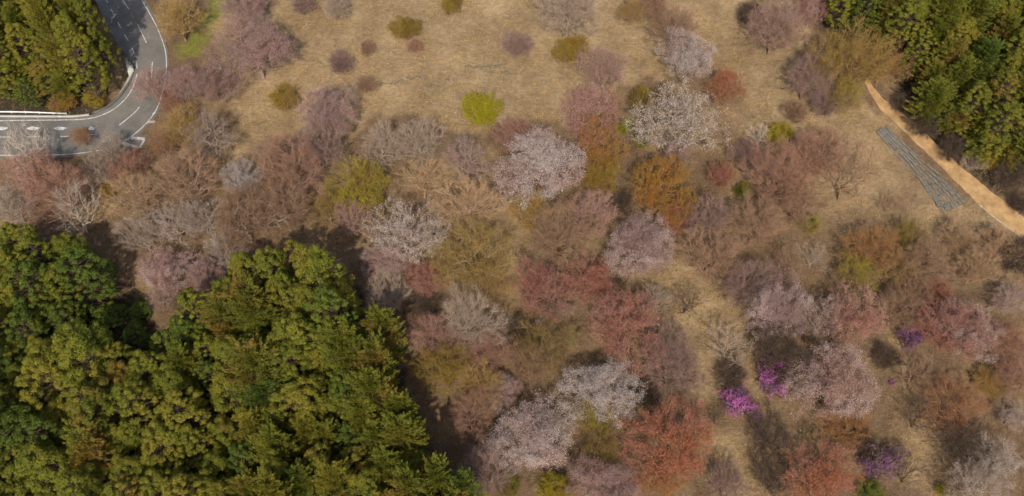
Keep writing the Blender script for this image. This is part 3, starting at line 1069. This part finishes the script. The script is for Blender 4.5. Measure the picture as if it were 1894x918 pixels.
# ------------------------------------------------------------------ every single tree and shrub outside the evergreen stands
# (u, v of the crown's middle in the photograph, crown width, kind, tint, second tint, label)
WOODS = [
    # --- beside the road, upper left
    (328, 32, 78, 'bare', 'tanolive', 'tan', 'tan leafless tree right beside the upper road, left of the green grass strip'),
    (470, 84, 132, 'cherry', 'mauve', 'pink', 'large dusky pink cherry tree at the left edge of the meadow'),
    (455, 4, 96, 'cherry', 'pink', 'mauve', 'pink cherry cut by the top edge above the large dusky pink one'),
    (338, 150, 70, 'cherry', 'pink', 'mauve', 'pale dusty pink cherry just right of the road bend'),
    (394, 152, 84, 'cherry', 'mauve', 'redbrown', 'dark mauve cherry between the road bend and the meadow'),
    (278, 152, 62, 'haze', 'pink', 'mauve', 'thin pinkish tree whose twigs hang over the road bend'),
    (312, 182, 44, 'haze', 'red', 'redbrown', 'small reddish tree at the outer edge of the road bend'),
    (338, 232, 78, 'bare', 'tanolive', 'tan', 'olive-tan leafless tree below the road bend, left of the grey-stemmed one'),
    (388, 246, 92, 'sparse', 'grey', 'mauve', 'grey half-bare cherry with pale stems beside the left tip of the meadow'),
    (304, 264, 54, 'haze', 'rust', 'brown', 'rust-brown budding tree right of the white bay markings'),
    (150, 252, 42, 'haze', 'orange', 'rust', 'orange budding sapling leaning over the lower road'),
    (205, 282, 62, 'bare', 'grey', 'grey', 'thin grey leafless tree over the lower road right of the orange sapling'),
    (50, 276, 100, 'open', 'palegrey', 'grey', 'pale grey leafless tree spreading over the lower road at the left edge'),
    (66, 322, 104, 'bud', 'pink', 'redbrown', 'pinkish budding tree below the lower road near the left edge'),
    (240, 312, 76, 'bud', 'redbrown', 'pinkred', 'reddish brown budding tree under the white bay markings'),
    (182, 308, 72, 'sparse', 'mauve', 'grey', 'greyish mauve cherry between two reddish budding trees below the road'),
    (22, 374, 86, 'sparse', 'greywhite', 'grey', 'pale grey cherry at the left edge above the evergreen forest'),
    (108, 352, 112, 'bare', 'redbrown', 'brown', 'wide reddish brown leafless tree above the left tip of the forest'),
    (138, 388, 92, 'open', 'palegrey', 'tan', 'pale-limbed bare tree just above the left forest, base in its shade'),
    (200, 352, 36, 'shrub', 'olive', 'amber', 'small olive shrub among brown trees left of the pale fan tree'),
    (248, 358, 100, 'bare', 'tan', 'brown', 'tan leafless tree behind the forest shadow on the left side'),
    (258, 400, 58, 'open', 'palegrey', 'grey', 'small pale forked tree at the upper rim of the forest shadow'),
    (340, 332, 116, 'bare', 'brown', 'tan', 'brown leafless tree with upright stems left of the small whitish cherry'),
    (446, 326, 76, 'cherry', 'greywhite', 'white', 'small whitish cherry below the left tip of the meadow'),
    (318, 408, 92, 'sparse', 'palepink', 'grey', 'thinly flowering cherry with pale crooked limbs above the forest shadow'),
    (372, 400, 84, 'sparse', 'greywhite', 'mauve', 'pale half-bare cherry with upright limbs above the forest gap'),
    (412, 462, 84, 'sparse', 'mauve', 'greywhite', 'grey-pink thin cherry right behind the forest gap'),
    (262, 432, 78, 'bare', 'grey', 'grey', 'grey leafless tree standing wholly in the forest shadow'),
    (305, 500, 100, 'cherry', 'pink', 'palepink', 'round pink cherry in the gap of the lower-left forest'),
    (382, 512, 74, 'cherry', 'pink', 'mauve', 'slanting pink cherry pressed against the forest, right of the round pink one'),
    (294, 548, 52, 'sparse', 'mauve', 'pink', 'shaded mauve cherry low in the forest gap below the round pink one'),
    (476, 468, 46, 'haze', 'pink', 'mauve', 'small pinkish tree peeping over the forest edge'),
    (448, 396, 116, 'bare', 'brown', 'redbrown', 'big brown leafless tree below the small whitish cherry'),
    # --- left middle
    (522, 376, 124, 'bare', 'brown', 'tan', 'brown brushy leafless tree above the pines, left of the yellow-green tree'),
    (548, 308, 128, 'bare', 'redbrown', 'brown', 'tall reddish brown leafless tree between the whitish cherry and the yellow-green tree'),
    (596, 272, 110, 'bare', 'purplebrown', 'mauve', 'purplish brown leafless tree under the mauve cherry of the meadow edge'),
    (505, 290, 76, 'bare', 'brown', 'redbrown', 'brown leafless tree right of the small whitish cherry at the meadow edge'),
    (667, 336, 106, 'bud', 'yellowgreen', 'olive', 'bright yellow-green tree standing alone among brown trees, left of centre'),
    (606, 384, 72, 'haze', 'olive', 'tanolive', 'faint olive tree at the lower left of the bright yellow-green tree'),
    (712, 380, 36, 'shrub', 'darkolive', 'olive', 'small dark olive shrub at the foot of the bright yellow-green tree'),
    (648, 398, 74, 'haze', 'pink', 'mauve', 'faint pink tree between the yellow-green tree and the forest shadow'),
    (708, 268, 88, 'bare', 'grey', 'mauve', 'grey-mauve leafless tree above the bright yellow-green tree'),
    (776, 258, 92, 'bare', 'grey', 'purplebrown', 'smoky grey leafless tree at the lower meadow edge, left of the mauve cherries'),
    (782, 330, 92, 'open', 'tan', 'palegrey', 'bare tree with bold pale forked limbs below the smoky grey one'),
    (752, 430, 138, 'sparse', 'palepink', 'greywhite', 'wide grey-pink cherry right of the forest shadow'),
    (712, 482, 80, 'cherry', 'pink', 'palepink', 'small pink cherry at the lower left of the wide grey-pink cherry'),
    (716, 546, 88, 'bare', 'grey', 'purplebrown', 'bluish grey leafless tree in the shade beside the forest edge'),
    (790, 566, 60, 'brush', 'dark', 'dark', 'dark bare shrub in the shadow between forest and red tree'),
    (786, 516, 74, 'bud', 'pinkred', 'red', 'dusky red tree left of the big tan-olive tree'),
    (872, 470, 150, 'haze', 'olive', 'tanolive', 'big tan-olive tree with upright twigs in the middle of the picture'),
    (902, 520, 92, 'haze', 'tanolive', 'amber', 'lower olive tree merging into the right side of the big tan-olive tree'),
    (872, 590, 116, 'bare', 'grey', 'tan', 'grey fan-shaped leafless tree below the big tan-olive tree'),
    (868, 372, 112, 'bare', 'tan', 'brown', 'tan leafless tree above the big tan-olive tree'),
    (862, 294, 92, 'sparse', 'mauve', 'pink', 'hazy mauve cherry left of the large white cherry'),
    (952, 250, 84, 'haze', 'pinkred', 'mauve', 'dull red tree peeping out behind the large white cherry'),
    (1000, 302, 152, 'cherry', 'white', 'palepink', 'large full white cherry in the centre of the picture'),
    (798, 616, 92, 'haze', 'pinkred', 'mauve', 'dull pink-red tree right beside the forest edge below the grey fan tree'),
    (900, 642, 92, 'haze', 'pinkred', 'redbrown', 'dull pink-red tree right of the yellow-olive shrub at the forest edge'),
    (1012, 634, 130, 'haze', 'darkolive', 'brown', 'brown-olive tree in the shade below the wide red tree'),
    (968, 668, 84, 'bare', 'brown', 'redbrown', 'brown leafless tree above the small pinkish cherry in the lower middle'),
    (818, 676, 100, 'bud', 'olive', 'darkolive', 'yellow-olive leafy tree at the right edge of the lower-left forest'),
    (884, 706, 84, 'bare', 'tanolive', 'tan', 'tan-olive leafless tree left of the small pinkish cherry'),
    (872, 764, 92, 'bare', 'redbrown', 'tan', 'pinkish brown leafless tree between the forest edge and the big pink-white cherry'),
    (898, 866, 118, 'bare', 'purplebrown', 'redbrown', 'purplish brown leafless tree at the bottom beside the forest corner'),
    # --- meadow
    (560, 8, 44, 'brush', 'purplebrown', 'mauve', 'mauve-brown bare shrub cut by the top edge near the big pink cherry'),
    (626, 14, 50, 'brush', 'grey', 'grey', 'grey bare sapling at the top edge left of the olive meadow shrubs'),
    (749, 52, 52, 'shrub', 'olive', 'darkolive', 'round olive shrub in the upper meadow, second shrub from the top edge'),
    (767, 86, 30, 'brush', 'redbrown', 'brown', 'low brown shrub standing in for the shadow under the round olive shrub'),  # brown twigs take the place of the olive shrub's shadow
    (678, 90, 30, 'brush', 'brown', 'dark', 'tiny brown shrub left of the round olive shrub'),
    (630, 118, 48, 'brush', 'purplebrown', 'brown', 'small purplish brown shrub right of the large dusky pink cherry'),
    (680, 157, 36, 'brush', 'brown', 'brown', 'small brown shrub at the left end of the stone line'),
    (835, 6, 42, 'shrub', 'olive', 'darkolive', 'olive shrub cut by the top edge in mid meadow'),
    (522, 180, 58, 'shrub', 'olive', 'tanolive', 'dull olive shrub left of the mauve cherry at the lower meadow edge'),
    (606, 202, 104, 'cherry', 'mauve', 'pink', 'rounded mauve cherry at the lower left edge of the meadow'),
    (888, 202, 74, 'shrub', 'vivid', 'yellowgreen', 'vivid yellow-green round shrub alone in the meadow'),
    (958, 84, 56, 'brush', 'purplebrown', 'mauve', 'mauve-grey bare shrub in the right meadow left of the round olive shrub'),
    (1056, 92, 62, 'shrub', 'olive', 'amber', 'round dark yellow shrub in the right part of the meadow'),
    (1052, 10, 122, 'bare', 'grey', 'brown', 'wide grey-brown leafless tree at the top edge right of centre'),
    (1166, 18, 58, 'haze', 'tanolive', 'olive', 'olive-brown small tree at the top edge'),
    (1212, 4, 62, 'haze', 'redbrown', 'brown', 'reddish brown small tree at the top edge above the white-pink cherry'),
    (1118, 124, 90, 'haze', 'mauve', 'pink', 'hazy mauve-pink tree between the dark yellow shrub and the white-pink cherry'),
    (1272, 98, 102, 'cherry', 'palepink', 'white', 'white-pink cherry in the upper right meadow'),
    (1246, 46, 84, 'haze', 'brown', 'redbrown', 'brown budding tree right above the white-pink cherry of the upper right'),
    (1343, 155, 70, 'bud', 'orangered', 'rust', 'compact rust-red tree right of the white-pink cherry'),
    (1090, 204, 116, 'bud', 'pinkred', 'pink', 'pinkish red cherry with young leaves above the orange-olive tree'),
    (1108, 262, 98, 'bud', 'orange', 'amber', 'orange-brown tree directly right of the large white cherry'),
    (1112, 322, 84, 'bud', 'amber', 'olive', 'amber tree below the orange-brown one, right of the large white cherry'),
    (1188, 180, 50, 'shrub', 'darkolive', 'olive', 'dark olive shrub at the upper left of the large grey-white cherry'),
    (1146, 238, 26, 'shrub', 'green', 'yellowgreen', 'tiny green shrub between the orange-brown tree and the grey-white cherry'),
    (1186, 262, 34, 'shrub', 'green', 'olive', 'small green shrub tucked under the large grey-white cherry'),
    (1250, 216, 158, 'sparse', 'greywhite', 'palegrey', 'large grey-white cherry right of the pinkish red one'),
    # --- right of centre
    (1352, 248, 74, 'open', 'brown', 'brown', 'thin dark bare tree right of the large grey-white cherry'),
    (1405, 252, 50, 'open', 'palegrey', 'palegrey', 'small whitish forked tree left of the olive shrub'),
    (1440, 248, 52, 'shrub', 'yellowgreen', 'olive', 'yellow-olive shrub behind the small whitish forked tree'),
    (1380, 282, 56, 'brush', 'purplebrown', 'dark', 'dark purplish shrub below the small whitish forked tree'),
    (1336, 322, 56, 'bud', 'red', 'rust', 'small red tree right of the big amber tree'),
    (1252, 284, 66, 'haze', 'mauve', 'brown', 'mauve-brown tree between the grey-white cherry and the big amber tree'),
    (1222, 342, 122, 'bud', 'amber', 'orange', 'big dense amber tree right of centre'),
    (1256, 398, 72, 'bud', 'orangered', 'red', 'red-orange tree at the foot of the big dense amber tree'),
    (1096, 392, 98, 'haze', 'pink', 'mauve', 'dull pink tree below the amber tree, right of the large white cherry'),
    (1186, 456, 130, 'cherry', 'mauve', 'palepink', 'full mauve-white cherry below the big dense amber tree'),
    (1032, 432, 118, 'bare', 'brown', 'redbrown', 'brown dome-shaped leafless tree above the wide red tree'),
    (985, 390, 84, 'bare', 'tanolive', 'grey', 'greyish tan leafless tree under the large white cherry'),
    (1002, 532, 118, 'bud', 'pinkred', 'red', 'wide dull red tree with pinkish left half in the middle'),
    (1092, 516, 100, 'bud', 'red', 'pinkred', 'red tree between the wide dull red tree and the mauve-white cherry'),
    (1026, 580, 66, 'sparse', 'palepink', 'mauve', 'small pale cherry at the lower edge of the wide dull red tree'),
    (1156, 600, 142, 'bud', 'pinkred', 'red', 'large pink-red tree below the mauve-white cherry'),
    (1212, 552, 56, 'bare', 'grey', 'brown', 'small grey leafless tree right above the large pink-red tree'),
    (1308, 412, 92, 'bare', 'purplebrown', 'brown', 'smooth purplish brown leafless dome right of the red-orange tree'),
    (1318, 472, 116, 'bare', 'brown', 'grey', 'brown fan-shaped leafless tree right of the mauve-white cherry'),
    (1270, 556, 66, 'open', 'dark', 'dark', 'small dark bare sapling alone on straw-coloured ground'),
    (1384, 522, 92, 'bare', 'purplebrown', 'brown', 'purplish leafless tree left of the pale mauve cherry at right'),
    (1374, 352, 34, 'shrub', 'green', 'olive', 'small faint green shrub right of the small red tree'),
    (1440, 326, 122, 'bare', 'redbrown', 'brown', 'broad reddish brown leafless tree below the yellow-olive shrub'),
    (1506, 286, 110, 'bare', 'redbrown', 'tan', 'reddish leafless tree left of the dark-limbed bare tree'),
    (1478, 372, 104, 'bare', 'brown', 'redbrown', 'brown leafless tree left below the dark-limbed bare tree'),
    (1400, 408, 104, 'bare', 'brown', 'tan', 'brown thin leafless tree between the smooth dome and the white-stemmed tree'),
    (1572, 318, 118, 'open', 'brown', 'brown', 'bare tree with bold dark limbs on open ground left of the revetment'),
    (1496, 414, 42, 'shrub', 'green', 'tanolive', 'faint green shrub above the white-stemmed bare tree'),
    (1506, 474, 64, 'open', 'grey', 'palegrey', 'white-stemmed bare tree in the right half'),
    (1456, 486, 66, 'open', 'brown', 'dark', 'dark bare tree left of the white-stemmed one'),
    (1645, 372, 44, 'open', 'brown', 'dark', 'thin bent dark sapling below the revetments'),
    (1612, 452, 96, 'haze', 'orange', 'tanolive', 'orange-brown budding tree below the thin bent sapling'),
    (1590, 500, 74, 'haze', 'yellowgreen', 'olive', 'yellowish tree at the lower left of the orange-brown budding tree'),
    (1682, 432, 66, 'haze', 'olive', 'yellowgreen', 'yellow-olive tree right of the orange-brown budding tree'),
    (1656, 490, 84, 'haze', 'tanolive', 'rust', 'tan-olive tree below the yellow-olive one, right side'),
    (1712, 478, 96, 'bare', 'brown', 'purplebrown', 'brown leafless tree under the lower revetment'),
    (1772, 446, 72, 'brush', 'tan', 'grey', 'tan bare shrub below the orange path, left of its pale edging'),
    (1838, 452, 74, 'brush', 'tan', 'darkolive', 'olive-tan bare shrub below the pale path edging'),
    (1880, 474, 74, 'brush', 'dark', 'tan', 'dark twiggy shrub at the right edge below the path'),
    (1808, 492, 78, 'bare', 'tan', 'grey', 'tan leafless tree between the path and the red-pink cherry at right'),
    (1734, 540, 58, 'bud', 'red', 'orangered', 'small red tree at the upper left of the wide red-pink cherry'),
    (1692, 536, 66, 'bare', 'brown', 'dark', 'dark brown leafless tree left of the small red tree'),
    (1438, 566, 122, 'cherry', 'mauve', 'palepink', 'pale mauve cherry above the magenta bushes'),
    (1522, 584, 100, 'sparse', 'mauve', 'pink', 'thin mauve cherry right of the pale mauve cherry'),
    (1584, 586, 112, 'bud', 'tanpink', 'pinkred', 'brownish pink tree above the tan-pink cherry'),
    (1660, 572, 84, 'bare', 'brown', 'redbrown', 'brown leafless tree above the purple bush at right'),
    (1768, 604, 120, 'bud', 'pinkred', 'red', 'left half-red crown of the wide red-pink cherries at right'),
    (1800, 612, 116, 'sparse', 'palepink', 'pink', 'pale pink cherry rising from the red crowns at right'),
    (1856, 632, 92, 'bud', 'pinkred', 'rust', 'dull red tree at the right edge beside the pale pink cherry'),
    (1872, 548, 74, 'sparse', 'palepink', 'pink', 'pale pink cherry at the right edge above the dull red tree'),
    (1686, 620, 52, 'azalea', 'purple', 'purple', 'purple flowering bush left of the red-pink cherries at right'),
    (1474, 602, 30, 'azalea', 'purple', 'mauve', 'tiny purple bush at the foot of the pale mauve cherry'),
    # --- lower right
    (1114, 718, 136, 'cherry', 'greywhite', 'white', 'silvery white cherry in the lower middle'),
    (1098, 766, 74, 'haze', 'yellowgreen', 'olive', 'yellow-olive tree showing through below the silvery white cherry'),
    (984, 808, 150, 'cherry', 'palepink', 'white', 'large pink-white cherry beside the silvery one at the bottom'),
    (934, 722, 66, 'cherry', 'palepink', 'pink', 'small pink-white cherry at the upper left of the large pink-white one'),
    (1112, 828, 84, 'haze', 'darkolive', 'olive', 'dark olive tree between the large pink-white cherry and the orange-red tree'),
    (1026, 906, 70, 'shrub', 'yellowgreen', 'olive', 'yellow-olive shrub at the bottom edge under the large pink-white cherry'),
    (940, 900, 56, 'shrub', 'darkolive', 'green', 'dark olive shrub at the bottom edge left of the yellow-olive one'),
    (1242, 818, 166, 'bud', 'orangered', 'red', 'large orange-red tree at the bottom right of centre'),
    (1226, 884, 92, 'bud', 'orange', 'rust', 'orange tree at the bottom edge under the large orange-red tree'),
    (1242, 664, 122, 'bare', 'purplebrown', 'grey', 'purplish grey leafless tree above the large orange-red tree'),
    (1346, 636, 96, 'open', 'grey', 'palegrey', 'pale-limbed bare tree above the magenta bushes'),
    (1366, 740, 66, 'azalea', 'magenta', 'purple', 'bright magenta flowering bush, the lower left of the bright pair'),
    (1430, 698, 68, 'azalea', 'magenta', 'purple', 'bright magenta flowering bush, the upper right of the bright pair'),
    (1326, 770, 44, 'open', 'dark', 'dark', 'tiny dark bare sapling left of the lower magenta bush'),
    (1120, 900, 132, 'cherry', 'pink', 'mauve', 'dusky pink cherry cut by the bottom edge in the middle'),
    (1342, 892, 74, 'bare', 'purplebrown', 'mauve', 'purplish leafless tree at the bottom edge right of the orange tree'),
    (1544, 704, 156, 'cherry', 'tanpink', 'palepink', 'large tan-pink cherry right of the magenta bushes'),
    (1562, 786, 88, 'haze', 'orange', 'rust', 'orange budding tree under the large tan-pink cherry'),
    (1424, 806, 84, 'bare', 'dark', 'purplebrown', 'leafless tree with shade painted into its dark twigs, below the lower magenta bush'),  # dark tint paints the shade among these trees
    (1430, 884, 74, 'bare', 'dark', 'grey', 'dark grey leafless tree at the bottom edge left of the orange-pink tree'),
    (1630, 852, 76, 'azalea', 'purple', 'purplebrown', 'round dull purple bush near the bottom right'),
    (1520, 878, 134, 'bud', 'orangered', 'pinkred', 'orange-pink tree at the bottom edge left of the round purple bush'),
    (1586, 806, 58, 'brush', 'dark', 'dark', 'dark shrub standing in for shade between the orange budding tree and round purple bush'),  # dark twigs stand for the purple bush's shadow
    (1700, 690, 86, 'open', 'brown', 'dark', 'bare brown tree below the upper purple bush'),
    (1640, 664, 50, 'brush', 'dark', 'brown', 'dark bare shrub right of the large tan-pink cherry'),
    (1702, 768, 72, 'open', 'dark', 'brown', 'dark bare sapling with a pale tip in the lower right'),
    (1650, 708, 12, 'azalea', 'magenta', 'purple', 'single tiny magenta bush right of the large tan-pink cherry'),
    (1764, 744, 112, 'haze', 'rust', 'orangered', 'rust-orange budding tree in the lower right'),
    (1846, 852, 92, 'sparse', 'greywhite', 'white', 'greyish white thin cherry in the lower right corner'),
    (1800, 896, 112, 'sparse', 'greywhite', 'grey', 'pale thin cherry cut by the bottom edge in the lower right'),
    (1876, 766, 62, 'sparse', 'palepink', 'greywhite', 'small pale cherry at the right edge right of the rust-orange tree'),
    (1780, 812, 84, 'bare', 'dark', 'grey', 'leafless tree with shade painted into its dark twigs, below the rust-orange tree'),  # shade under the trees is put into the twig colour
    (1746, 908, 28, 'shrub', 'vivid', 'yellowgreen', 'tiny yellow-green shrub at the bottom edge in the lower right'),
    (1612, 908, 52, 'shrub', 'green', 'needledark', 'dark green shrub at the bottom edge under the round purple bush'),
    (1684, 872, 66, 'open', 'dark', 'brown', 'dark bare sapling right of the round purple bush'),
    (1832, 712, 58, 'brush', 'tanolive', 'straw', 'straw-olive shrub at right below the dull red tree'),
    (1872, 700, 64, 'bare', 'redbrown', 'mauve', 'reddish brown leafless tree at the right edge above the small pale cherry'),
    (1438, 648, 108, 'bare', 'dark', 'purplebrown', 'dark leafless tree added as shade directly above the upper right magenta bush'),  # added dark crown paints the shaded area above the magenta bush
    (1352, 694, 62, 'brush', 'dark', 'brown', 'dark bare shrub added as shade just above the lower left magenta bush'),  # added small dark patch of twigs, painted shade
    (958, 612, 66, 'brush', 'dark', 'dark', 'dark bare shrub added as shade at the left end of the brown-olive tree'),  # added dark twigs in place of a neighbouring tree's shadow
    (1190, 726, 58, 'brush', 'dark', 'grey', 'dark bare shrub added as shade between the silvery white cherry and the orange-red tree'),  # dark twigs painted in where the orange-red tree's shadow falls
    (1722, 582, 54, 'brush', 'dark', 'dark', 'dark bare shrub between the brown tree and the upper purple bush'),
    (1150, 372, 44, 'brush', 'dark', 'purplebrown', 'dark bare shrub standing in for the shadow left of the big dense amber tree'),  # dark tint stands for the amber tree's shadow
    # --- upper right
    (1712, 232, 56, 'brush', 'dark', 'brown', 'bare shrub tinted dark as shade under the forest rim at the upper path'),  # understory brush, forest shade put into its dark tint
    (1672, 192, 46, 'brush', 'dark', 'dark', 'bare shrub tinted dark for the shade at the very top of the path'),  # brush coloured dark to paint the shade of the forest edge
    (1762, 276, 52, 'brush', 'dark', 'brown', 'bare shrub tinted dark as shade on the bank above mid path'),  # bank brush with the forest's shade painted into the twigs
    (1888, 378, 44, 'brush', 'dark', 'dark', 'dark bare shrub standing in for the shadow on the path at the right edge'),  # dark twigs paint the shadow lying on the path
    (1436, 44, 122, 'haze', 'mauve', 'redbrown', 'mauve-pink hazy tree at the top edge left of the upper-right forest'),
    (1500, 16, 62, 'cherry', 'pink', 'red', 'deep pink cherry at the top edge beside the upper-right forest'),
    (1384, 26, 44, 'brush', 'dark', 'darkolive', 'dark shrub standing in for the shadow left of the mauve-pink hazy tree'),  # dark tint takes the place of the hazy tree's shadow
    (1578, 104, 142, 'haze', 'olive', 'amber', 'large golden olive tree at the left rim of the upper-right forest'),
    (1636, 116, 84, 'haze', 'rust', 'olive', 'rust-olive tree between the large golden olive tree and the forest'),
    (1564, 172, 70, 'haze', 'yellowgreen', 'olive', 'yellow-olive tree at the upper end of the orange path'),
    (1496, 138, 86, 'bare', 'purplebrown', 'dark', 'dark mauve leafless tree left of the large golden olive tree'),
    (1528, 190, 62, 'brush', 'purplebrown', 'dark', 'purplish bare shrub left of the yellow-olive tree by the path'),
    (1470, 208, 46, 'brush', 'brown', 'dark', 'dark twiggy shrub on the slope left of the upper path end'),
    (1772, 224, 46, 'haze', 'tanolive', 'rust', 'tan small tree at the forest rim above the middle of the path'),
    (1836, 296, 44, 'shrub', 'yellowgreen', 'olive', 'yellow-green shrub at the lower rim of the upper-right forest'),
    (1868, 322, 62, 'brush', 'dark', 'brown', 'dark bare shrub above the path at the right edge'),
    (1800, 300, 40, 'brush', 'grey', 'tan', 'grey bare shrub on the bank above the path'),
    (176, 182, 44, 'shrub', 'olive', 'yellowgreen', 'yellow-olive shrub at the corner of the upper-left grove'),
    (120, 188, 50, 'shrub', 'rust', 'olive', 'rust-olive shrub at the lower rim of the upper-left grove'),
]
GROUPS = {'cherry': 'flowering cherries on the slope', 'sparse': 'flowering cherries on the slope', 'bud': 'budding trees on the slope', 'haze': 'budding trees on the slope',
          'bare': 'leafless trees on the slope', 'open': 'leafless trees on the slope', 'shrub': 'leafy shrubs on the slope', 'brush': 'bare shrubs on the slope', 'azalea': 'purple flowering bushes'}
for u, v, w, kd, c1, c2, lb in WOODS:
    plant(u, v, w * (1.12 if kd in ('bare', 'haze') else 1.1 if kd != 'shrub' else 1.0), kd, c1, c2, lb, GROUPS[kd], hs=rng.uniform(0.9, 1.12) * (1.15 if c1 == 'vivid' else 1.0))

# ------------------------------------------------------------------ ground cover nobody could count
ROADPOLY = np.concatenate([ai[:, :2], ao[::-1, :2]])
PATHPOLY = np.concatenate([pl[:, :2], pr_[::-1, :2]])
REVPOLY = [G([(1618, 244), (1742, 400), (1792, 374), (1738, 320), (1642, 228)])]


def scatter(n, seed, pick):
    r = np.random.default_rng(seed)
    u, v = r.uniform(-60, PW + 60, n), r.uniform(-60, PH + 40, n)
    # straight to the mean slope plane, then onto the true ground
    d = FWD[None] + RGT[None] * ((u - PW / 2) / FPX)[:, None] + UPV[None] * ((PH / 2 - v) / FPX)[:, None]
    t = (SLOPE * CAM[1] - CAM[2]) / (d[:, 2] - SLOPE * d[:, 1])
    P = CAM + d * t[:, None]
    x, y = P[:, 0], P[:, 1]
    l_, g_ = zones(x, y)
    ok = pick(l_, g_, r, x, y) & ~in_poly(x, y, ROADPOLY) & ~in_poly(x, y, PATHPOLY)
    x, y = x[ok], y[ok]
    return np.column_stack([x, y, ground_z(x, y)]), r


def tufts(P, r, blades, h, spread, w):
    n = len(P)
    idx = np.repeat(np.arange(n), blades)
    base = P[idx] + np.column_stack([r.normal(size=(len(idx), 2)) * spread * 0.4, np.zeros(len(idx))])
    d = unit(np.column_stack([r.normal(size=(len(idx), 2)) * 0.75, np.full(len(idx), 0.8)]))
    hh = np.repeat(r.uniform(0.6, 1.4, n), blades) * h * r.uniform(0.6, 1.2, len(idx))
    s = perp(d, r) * w
    tip = base + d * hh[:, None]
    V = np.stack([base - s, base + s, tip], 1).reshape(-1, 3)
    F = np.arange(len(V)).reshape(-1, 3)
    tone = np.clip(np.repeat(r.normal(0.5, 0.16, n) + 1.1 * (vnoise(P[:, 0], P[:, 1], 1.6, 41) - 0.5), blades) + 0.1 * r.normal(size=len(idx)), 0, 1)
    bl = np.clip(np.repeat(vnoise(P[:, 0], P[:, 1], 5, 2) * 1.4 - 0.3, blades), 0, 1)
    return mesh_np('tufts', V, [F], {'tone': tone, 'blend': bl})


def cover(name, me, c1, c2, k, label, cat):
    o = put(name, me, M_GRASS, kind='stuff')
    o.color = (*alb(c1, k), 1)
    o['tint'] = [float(x) for x in alb(c2, k)]
    o['label'], o['category'] = label, cat
    return o


P, r = scatter(62000, 101, lambda l, g, r, x, y: (r.random(len(l)) < (1 - l) * (0.35 + 0.65 * vnoise(x, y, 4, 21))) & (g < 0.4))
cover('dry_grass', tufts(P, r, 6, 0.5, 0.75, 0.06), 'straw', 'tan', 1.2, 'dry straw-coloured grass covering the open meadow', 'grass')
P, r = scatter(60000, 102, lambda l, g, r, x, y: (g > 0.25) & (r.random(len(l)) < 0.9))
cover('green_grass', tufts(P, r, 7, 0.3, 0.5, 0.05), 'green', 'yellowgreen', 1.5, 'patches of fresh green grass beside the road and between trees', 'grass')
P, r = scatter(60000, 103, lambda l, g, r, x, y: (r.random(len(l)) < l * (0.25 + 0.75 * vnoise(x, y, 5, 23))) & (g < 0.5))
cover('undergrowth', tufts(P, r, 6, 0.75, 0.8, 0.028), 'tan', 'redbrown', 1.2, 'brown twiggy undergrowth and dead grass covering the woodland floor', 'undergrowth')
# twiggy thicket filling the gaps under the trees
P, r = scatter(17000, 105, lambda l, g, r, x, y: (r.random(len(l)) < l * (0.2 + 0.8 * (vnoise(x, y, 8, 31) > 0.3))) & (humus_shade(x, y) < 0.5) & (g < 0.4))
idx = np.repeat(np.arange(len(P)), 26)
hh = np.repeat(0.5 + 1.9 * r.random(len(P)) ** 2 + 0.5 * vnoise(P[:, 0], P[:, 1], 5, 35), 26)
base = P[idx] + np.column_stack([r.normal(size=(len(idx), 2)) * 0.55, hh * r.uniform(0, 0.7, len(idx))])
d = unit(np.column_stack([r.normal(size=(len(idx), 2)) * 0.7, np.full(len(idx), 0.9)]))
s_ = perp(d, r) * 0.014
tip = base + d * (hh * r.uniform(0.4, 0.9, len(idx)))[:, None]
V = np.stack([base - s_, base + s_, tip], 1).reshape(-1, 3)
tone = np.clip(np.repeat(r.normal(0.5, 0.15, len(P)) + 1.3 * (vnoise(P[:, 0], P[:, 1], 3, 37) - 0.5), 26), 0, 1)
bl = np.clip(np.repeat(vnoise(P[:, 0], P[:, 1], 6, 33) * 2 - 0.5, 26), 0, 1)
cover('thicket', mesh_np('thicket', V, [np.arange(len(V)).reshape(-1, 3)], {'tone': tone, 'blend': bl}), 'purplebrown', 'tan', 1.35, 'low brown leafless thicket filling the gaps between the woodland trees', 'thicket')
# pale flecks (dead flower heads, chips of stone) lying in the grass
P, r = scatter(420, 104, lambda l, g, r, x, y: (l < 0.5))
V, F = [], []
for p in P:
    s_ = r.uniform(0.08, 0.2)
    o8 = np.array([[1, 0, 0], [0, 1, 0], [-1, 0, 0], [0, -1, 0], [0, 0, 1.0]]) * s_ * r.uniform(0.7, 1.3, (5, 3)) + p + [0, 0, 0.12]
    b0 = len(V) * 5
    V.append(o8)
    F += [[b0 + i, b0 + (i + 1) % 4, b0 + 4] for i in range(4)]
o = put('pale_stones', mesh_np('pale_stones', np.concatenate(V), [np.array(F)]), M_CONCRETE, kind='stuff', label='small pale stones scattered in the dry meadow grass', category='stones')
